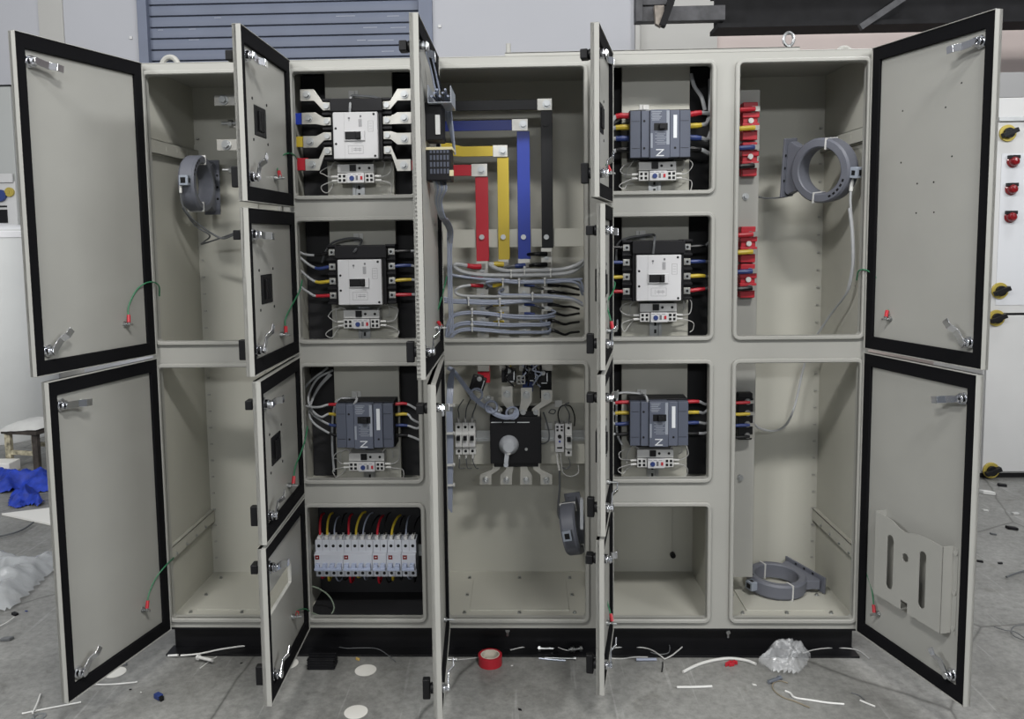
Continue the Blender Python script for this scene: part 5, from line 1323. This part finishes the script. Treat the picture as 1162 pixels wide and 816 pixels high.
# ---- debris on the floor
def disc(px, py, r, lab):
    p = fl(px, py); p.y = min(p.y, -.018-r); tag(obj('knockout_disc', MB().cyl((p.x, p.y, .0005), (p.x, p.y, .002), r, 36), mat('pale_disc', (.62, .61, .57), .7)), lab, 'disc', 'pale round discs on the floor')
disc(415, 761, .037, 'pale round disc on the floor below the miniature breakers, upper one'); disc(404, 808.5, .037, 'pale round disc on the floor at the bottom edge of the photo')
disc(326.5, 753.5, .037, 'pale round disc beside the lowest door of the second column'); disc(131, 763.5, .035, 'pale round disc under the tall lower left door')
p = fl(556, 757); t = thing('tape_roll', 'red adhesive tape roll on the floor before the plinth', 'tape', (p.x, -.059, 0))
obj('tape', MB().lathe([(.033, 0), (.0415, 0), (.0415, .034), (.033, .034)], (p.x, -.059, 0), 36, closed=True), REDI, t)
obj('core', MB().lathe([(.030, .0005), (.033, .0005), (.033, .0345), (.030, .0345)], (p.x, -.059, 0), 36, closed=True), CARD, t)
p = fl(364, 761); mb = MB()
for i in range(9):
    mb.box(p.x-.046, p.x+.044+.004*(i % 2), p.y+.002+.006*i, p.y+.0062+.006*i, .001, .042-.003*(i % 3))
for i in range(4): mb.box(p.x-.048, p.x+.048, p.y, p.y+.056, .004+.010*i, .007+.010*i)
tag(obj('connector_strip', mb, BLACKM, None, .001), 'black ribbed connector strip lying on the floor at the plinth', 'connector strip')
FZ = .008
def scrap(name, lab, cat, pts, r, M, z=None, n=6, group=None):
    P = [Vector((*fl(px, py, (zz or 0)).xy, (zz if zz is not None else 0)+r+.0006)) for px, py, *q in pts for zz in [max((q[0] if q else z) or 0, FZ if fl(px, py).y > -.020 else 0)]]
    return tag(obj(name, MB().tube(P, r, n, 5), M), lab, cat, group)
GSC = 'wire scraps on the floor'
scrap('wire_scrap', 'thin pale wire curving over the plinth flange near the pale discs', 'wire', [(385, 735, FZ), (395, 736.5, FZ), (410, 736, FZ), (428, 737, FZ), (440, 744, .008), (449, 752, 0)], .0016, SHEATHD, group=GSC)
scrap('cable_scrap', 'white cable offcut arching on the floor beside the plastic bag', 'cable', [(775, 764.5), (790, 757), (806, 752), (826, 749), (845, 751), (858, 755.5)], .0052, TIE, 0, 8)
scrap('tube_offcut', 'short straight white tube offcut on the floor, lower right of centre', 'tube', [(768, 781.5), (788, 781.3), (808, 780.5)], .0042, TIE, 0, 8)
scrap('wire_scrap', 'pale wire from the lowest fourth-column door across the flange', 'wire', [(690, 737, FZ), (712, 735, FZ), (735, 737, FZ), (748, 744, FZ), (754, 749, 0)], .0024, CWIRE, group=GSC)
scrap('wire_scrap', 'pale wire bending up over the flange to the right of the crossing wires', 'wire', [(754, 749, 0), (762, 745, FZ), (771, 738, FZ), (776, 733, .012)], .0024, CWIRE, group=GSC)
scrap('wire_scrap', 'thin dark wire hooking upward at the crossing wires', 'wire', [(738, 741, FZ), (748, 743.5, FZ), (758, 742, FZ), (760, 737, FZ), (759.5, 733, .02)], .002, SHEATHD, group=GSC)
scrap('wire_scrap', 'thin grey wire lying along the foot of the plinth', 'wire', [(692, 748, 0), (706, 748.5, 0), (720, 746.5, 0), (735, 746.5, 0)], .002, CWIRE, group=GSC)
scrap('ferrule_scrap', 'blue grey wrapped wire end at the foot of the plinth', 'wire', [(722, 750.3), (735, 750.2), (745, 750)], .005, SHEATHB, 0, 8)
scrap('wire_scrap', 'short dark wire piece below the wrapped wire end', 'wire', [(752, 752), (752, 758), (751, 763)], .002, BLACK, 0, group=GSC)
scrap('wire_scrap', 'brown hooked wire on the floor in front of the plastic bag', 'wire', [(894, 776), (884, 773.5), (877, 777), (878, 784), (888, 792), (902, 797), (919, 804)], .0022, mat('brown_wire', (.20, .17, .12), .5), 0, group=GSC)
o = scrap('cable_tie_scrap', 'white cable tie with bent head on the floor before the plastic bag', 'cable tie', [(891, 785.5), (897, 788), (902, 793), (920, 796), (940, 799), (958, 800.5)], .0034, TIE, 0)
scrap('wire_scrap', 'short white wire piece on the floor beneath the lower right door', 'wire', [(976, 796), (984, 799.5), (993, 803)], .003, TIE, 0, group=GSC)
scrap('wire_scrap', 'thin dark strand beside the short white wire piece', 'wire', [(966, 787), (975, 790), (981, 795)], .0018, SHEATHD, 0, group=GSC)
scrap('wire_scrap', 'thin pale wire arching over the right end of the plinth flange', 'wire', [(911, 742, FZ), (925, 738, FZ), (945, 736, FZ), (965, 737, FZ), (976, 740, FZ), (986, 748, 0)], .002, CWIRE, group=GSC)
scrap('wire_scrap', 'thin wire beneath the bolts on the flange', 'wire', [(579, 738.5, FZ), (592, 735.5, FZ), (605, 734, FZ), (612, 733, FZ)], .002, CWIRE, group=GSC)
scrap('wire_scrap', 'second thin wire slanting between the two bolts', 'wire', [(615, 730, FZ), (628, 733, FZ), (640, 738, FZ), (652, 740, FZ)], .002, CWIRE, group=GSC)
scrap('cable_tie_scrap', 'long pale tie lying on the flange at the left plinth end', 'cable tie', [(205, 745, .002), (226, 743, FZ), (250, 738, FZ), (270, 735, FZ), (291, 732.5, FZ)], .003, TIE)
scrap('tube_offcut', 'white tube stub at the left end of the plinth', 'tube', [(191, 745.5), (202, 745)], .004, TIE, 0, 8)
scrap('cable_tie_scrap', 'thin pale tie lying slantwise below the wall plug', 'cable tie', [(227, 759), (238, 751), (246, 746)], .0018, TIE, 0)
scrap('cable_tie_scrap', 'pale tie lying beneath the tall lower left door', 'cable tie', [(105, 778), (130, 777.5), (156, 775)], .0026, TIE, 0)
scrap('cable_tie_scrap', 'pale tie at the lower left corner, crossing beneath another', 'cable tie', [(25, 811), (55, 805), (92, 798)], .0028, TIE, 0)
scrap('cable_tie_scrap', 'short pale tie across the corner tie at the lower left', 'cable tie', [(37, 810.5, .006), (42, 800, .006), (46, 789, .002)], .0028, TIE)
p = fl(44, 814); tag(obj('washer_scrap', MB().lathe([(.012, 0), (.021, 0), (.021, .003), (.012, .003)], (p.x, p.y, 0), 20, closed=True), ZINC), 'pale ring at the lower left corner of the floor', 'washer')
def bolt_thing(lab, a, b, z, head, r=.0055, M=ZINC, hr=.010, name='bolt'):
    A_ = fl(*a, z+hr); B_ = fl(*b, z+hr); d = (B_-A_).normalized()
    t = thing(name, lab, 'bolt', A_)
    obj('shank', MB().cyl(A_, B_, r, 12), M, t); obj('head', MB().cyl(A_, A_+d*.009, hr, 6), M, t)
    if head: obj('nut', MB().cyl(B_-d*.016, B_-d*.008, hr*.95, 6).cyl(B_-d*.020, B_-d*.018, hr*1.25, 16), M, t)
bolt_thing('shiny bolt with its head toward the tape roll, on the plinth flange', (610.5, 736), (628, 736), .008, 0)
bolt_thing('shiny bolt with washer and nut on the plinth flange', (660.5, 736), (645, 737.5), .008, 1)
bolt_thing('pale wall plug bolt at the left plinth end', (224, 745.5), (241, 749.5), .008, 0, .0055, TIE, .010, 'wall_plug')
bolt_thing('blue grey stud bolt lying before the plastic bag', (886, 769), (872, 774), 0, 0, .0062, mat('blued_steel', (.35, .38, .45), .3, .9), .0085)
bolt_thing('long screw at the foot of the plinth, near the tape roll', (519, 748.5), (500, 748.5), 0, 0, .0028, ZINC, .006, 'screw_bolt')
bolt_thing('upper long bare rod on the floor below the bolts', (654, 747.5), (618, 746.5), 0, 0, .003, ZINC, .0055, 'screw_bolt')
scrap('rod_scrap', 'lower blue grey rod on the floor below the bolts', 'rod', [(612, 748.5), (628, 750), (642, 751)], .003, mat('blued_steel', (.35, .38, .45)), 0)
scrap('wire_scrap', 'pale wire joining the long screw to the tape roll', 'wire', [(520, 749.5), (532, 748.5), (545, 746.5)], .002, CWIRE, 0, group=GSC)
p = fl(631, 742, FZ); tag(obj('washer_scrap', MB().lathe([(.010, 0), (.017, 0), (.017, .003), (.010, .003)], (p.x, p.y, FZ), 20, closed=True), BLACK), 'dark washer on the flange between the bolts and rods', 'washer')
p = fl(180, 793); t = thing('plastic_clip', 'small dark blue plastic clip on the bare floor', 'clip', (p.x, p.y, 0))
obj('body', MB().obox((p.x, p.y, .009), ((.8, -.5, 0), (.5, .8, 0), (0, 0, 1)), (.014, .009, .008)), BLUD, t, .002); obj('tongue', MB().obox((p.x+.012, p.y-.01, .008), ((.8, -.5, 0), (.5, .8, 0), (0, 0, 1)), (.009, .006, .007)), BLACK, t, .001)
p = fl(829, 755); mb = MB()
for i in range(5): mb.obox((p.x-.012+.007*i, p.y+rnd.uniform(-.008, .008), .007), ((1, rnd.uniform(-.6, .6), .2), (0, 1, 0), (0, 0, 1)), (.009, .004, .006))
tag(obj('heat_shrink_scrap', mb, REDI, None, .001), 'small red heat-shrink scrap beside the white cable offcut', 'scrap')
for px, py, lab, M, r in ((856, 778, 'white crumb on the floor left of the stud bolt', TIE, .006), (17, 698, 'black crumb on the floor below the bubble wrap', BLACK, .014), (8, 727, 'grey flake on the floor below the bubble wrap', SHEATHD, .018), (30, 694, 'tiny blue crumb below the bubble wrap', BLUD, .005), (141, 755, 'small metal nut beside the tall lower left door', SHEATHD, .010), (274, 753, 'black crumb before the left plinth end', BLACK, .004), (406, 749, 'amber wire connector by the crossing wires on the floor', AMBER, .009), (148, 783, 'tiny black crumb near the pale tie', BLACK, .004), (160, 786, 'tiny white crumb near the pale tie', TIE, .003), (590, 806, 'dark stain-like scrap at the bottom of the floor', BLACK, .006), (581, 756, 'pale crumb on the floor right of the tape roll', TIE, .004),
        (1120, 561, 'white paper scrap behind the lower right door', TIE, .03), (1137, 552, 'dark scrap at the foot of the pale cabinet', BLACK, .022), (1148, 601, 'black scrap on the floor by the right edge', BLACK, .022), (1112, 638, 'dark crumb on the floor by the right door edge', BLACK, .012), (1152, 584, 'thin pale scrap at the right edge of the floor', CWIRE, .016), (1127, 607, 'grey crumb between the right door and the black scrap', SHEATHD, .012), (1135, 640, 'small dark flake on the right floor', BLACK, .010), (1118, 580, 'pale flake under the white paper scrap', TIE, .012)):
    p = fl(px, py); mb = MB()
    mb.obox((p.x, p.y, r*.35+.0005), ((1, rnd.uniform(-.8, .8), 0), (rnd.uniform(-.4, .4), 1, 0), (0, 0, 1)), (r, r*.55, r*.35))
    tag(obj('floor_crumb', mb, M, None, r*.15), lab, 'scrap', 'crumbs on the floor')
scrap('wire_scrap', 'thin curled wire on the floor at the right edge', 'wire', [(1128, 712), (1140, 716), (1152, 718), (1166, 728), (1150, 722), (1150, 712), (1170, 709)], .002, SHEATHD, 0, group=GSC)
scrap('wire_scrap', 'dark wire splinter on the right floor', 'wire', [(1142, 656), (1152, 652), (1166, 648)], .004, SHEATHD, 0, group=GSC)
scrap('floor_cable', 'dark cable lying on the floor below the white board', 'cable', [(-6, 611), (12, 607), (26, 602), (38, 594)], .005, SHEATHD, 0)
scrap('wire_scrap', 'white strand below the black crumb at the left', 'wire', [(-4, 713), (8, 707), (16, 701)], .002, TIE, 0, group=GSC)

# ================================================================== LIGHT
w = bpy.data.worlds.new('world'); S.world = w; w.use_nodes = True
bg = w.node_tree.nodes['Background']; bg.inputs[0].default_value = (.80, .88, 1.0, 1); bg.inputs[1].default_value = .13
def area(name, loc, look, sx, sy, e, col=(1, 1, 1)):
    l = bpy.data.lights.new(name, 'AREA'); l.shape = 'RECTANGLE'; l.size = sx; l.size_y = sy; l.energy = e; l.color = col
    o = bpy.data.objects.new(name, l); COL.objects.link(o); o.location = loc
    o.rotation_euler = (Vector(look)-Vector(loc)).to_track_quat('-Z', 'Y').to_euler(); return o
area('ceiling_lamp_front', (2.7, -3.8, 5.1), (1.5, .1, .8), 1.1, .3, 182, (1, .985, .96))
area('ceiling_lamp_left', (-.5, -3.9, 5.1), (1.0, .1, .8), 1.1, .3, 156, (1, .985, .96))
area('ceiling_lamp_far', (1.6, -10.5, 4.1), (1.3, .2, 1.2), 6.0, .35, 225, (.97, .985, 1))
area('ceiling_lamp_side', (7.0, -3.6, 4.6), (0.2, -.2, 1.0), 2.4, .5, 240, (.98, .99, 1))
area('ceiling_lamp_side', (-4.6, -3.6, 4.6), (2.4, -.2, 1.0), 2.4, .5, 215, (.98, .99, 1))
area('ceiling_lamp_rear', (1.0, 2.0, 5.6), (1.0, 2.2, 0), 3.0, .6, 30, (.95, .97, 1))
area('ceiling_lamp_rear', (-2.6, 1.2, 5.4), (-2.3, 2.4, 1), 1.5, .6, 24, (.97, .98, 1))
area('ceiling_lamp_rear', (4.4, 0.6, 5.4), (4.4, 2.0, 0), 1.5, .6, 60, (.97, .98, 1))
S.view_settings.view_transform = 'Standard'; S.view_settings.look = 'None'
S.view_settings.exposure = 0.0; S.view_settings.gamma = 1.0
S.cycles.use_denoising = True; S.cycles.max_bounces = 8
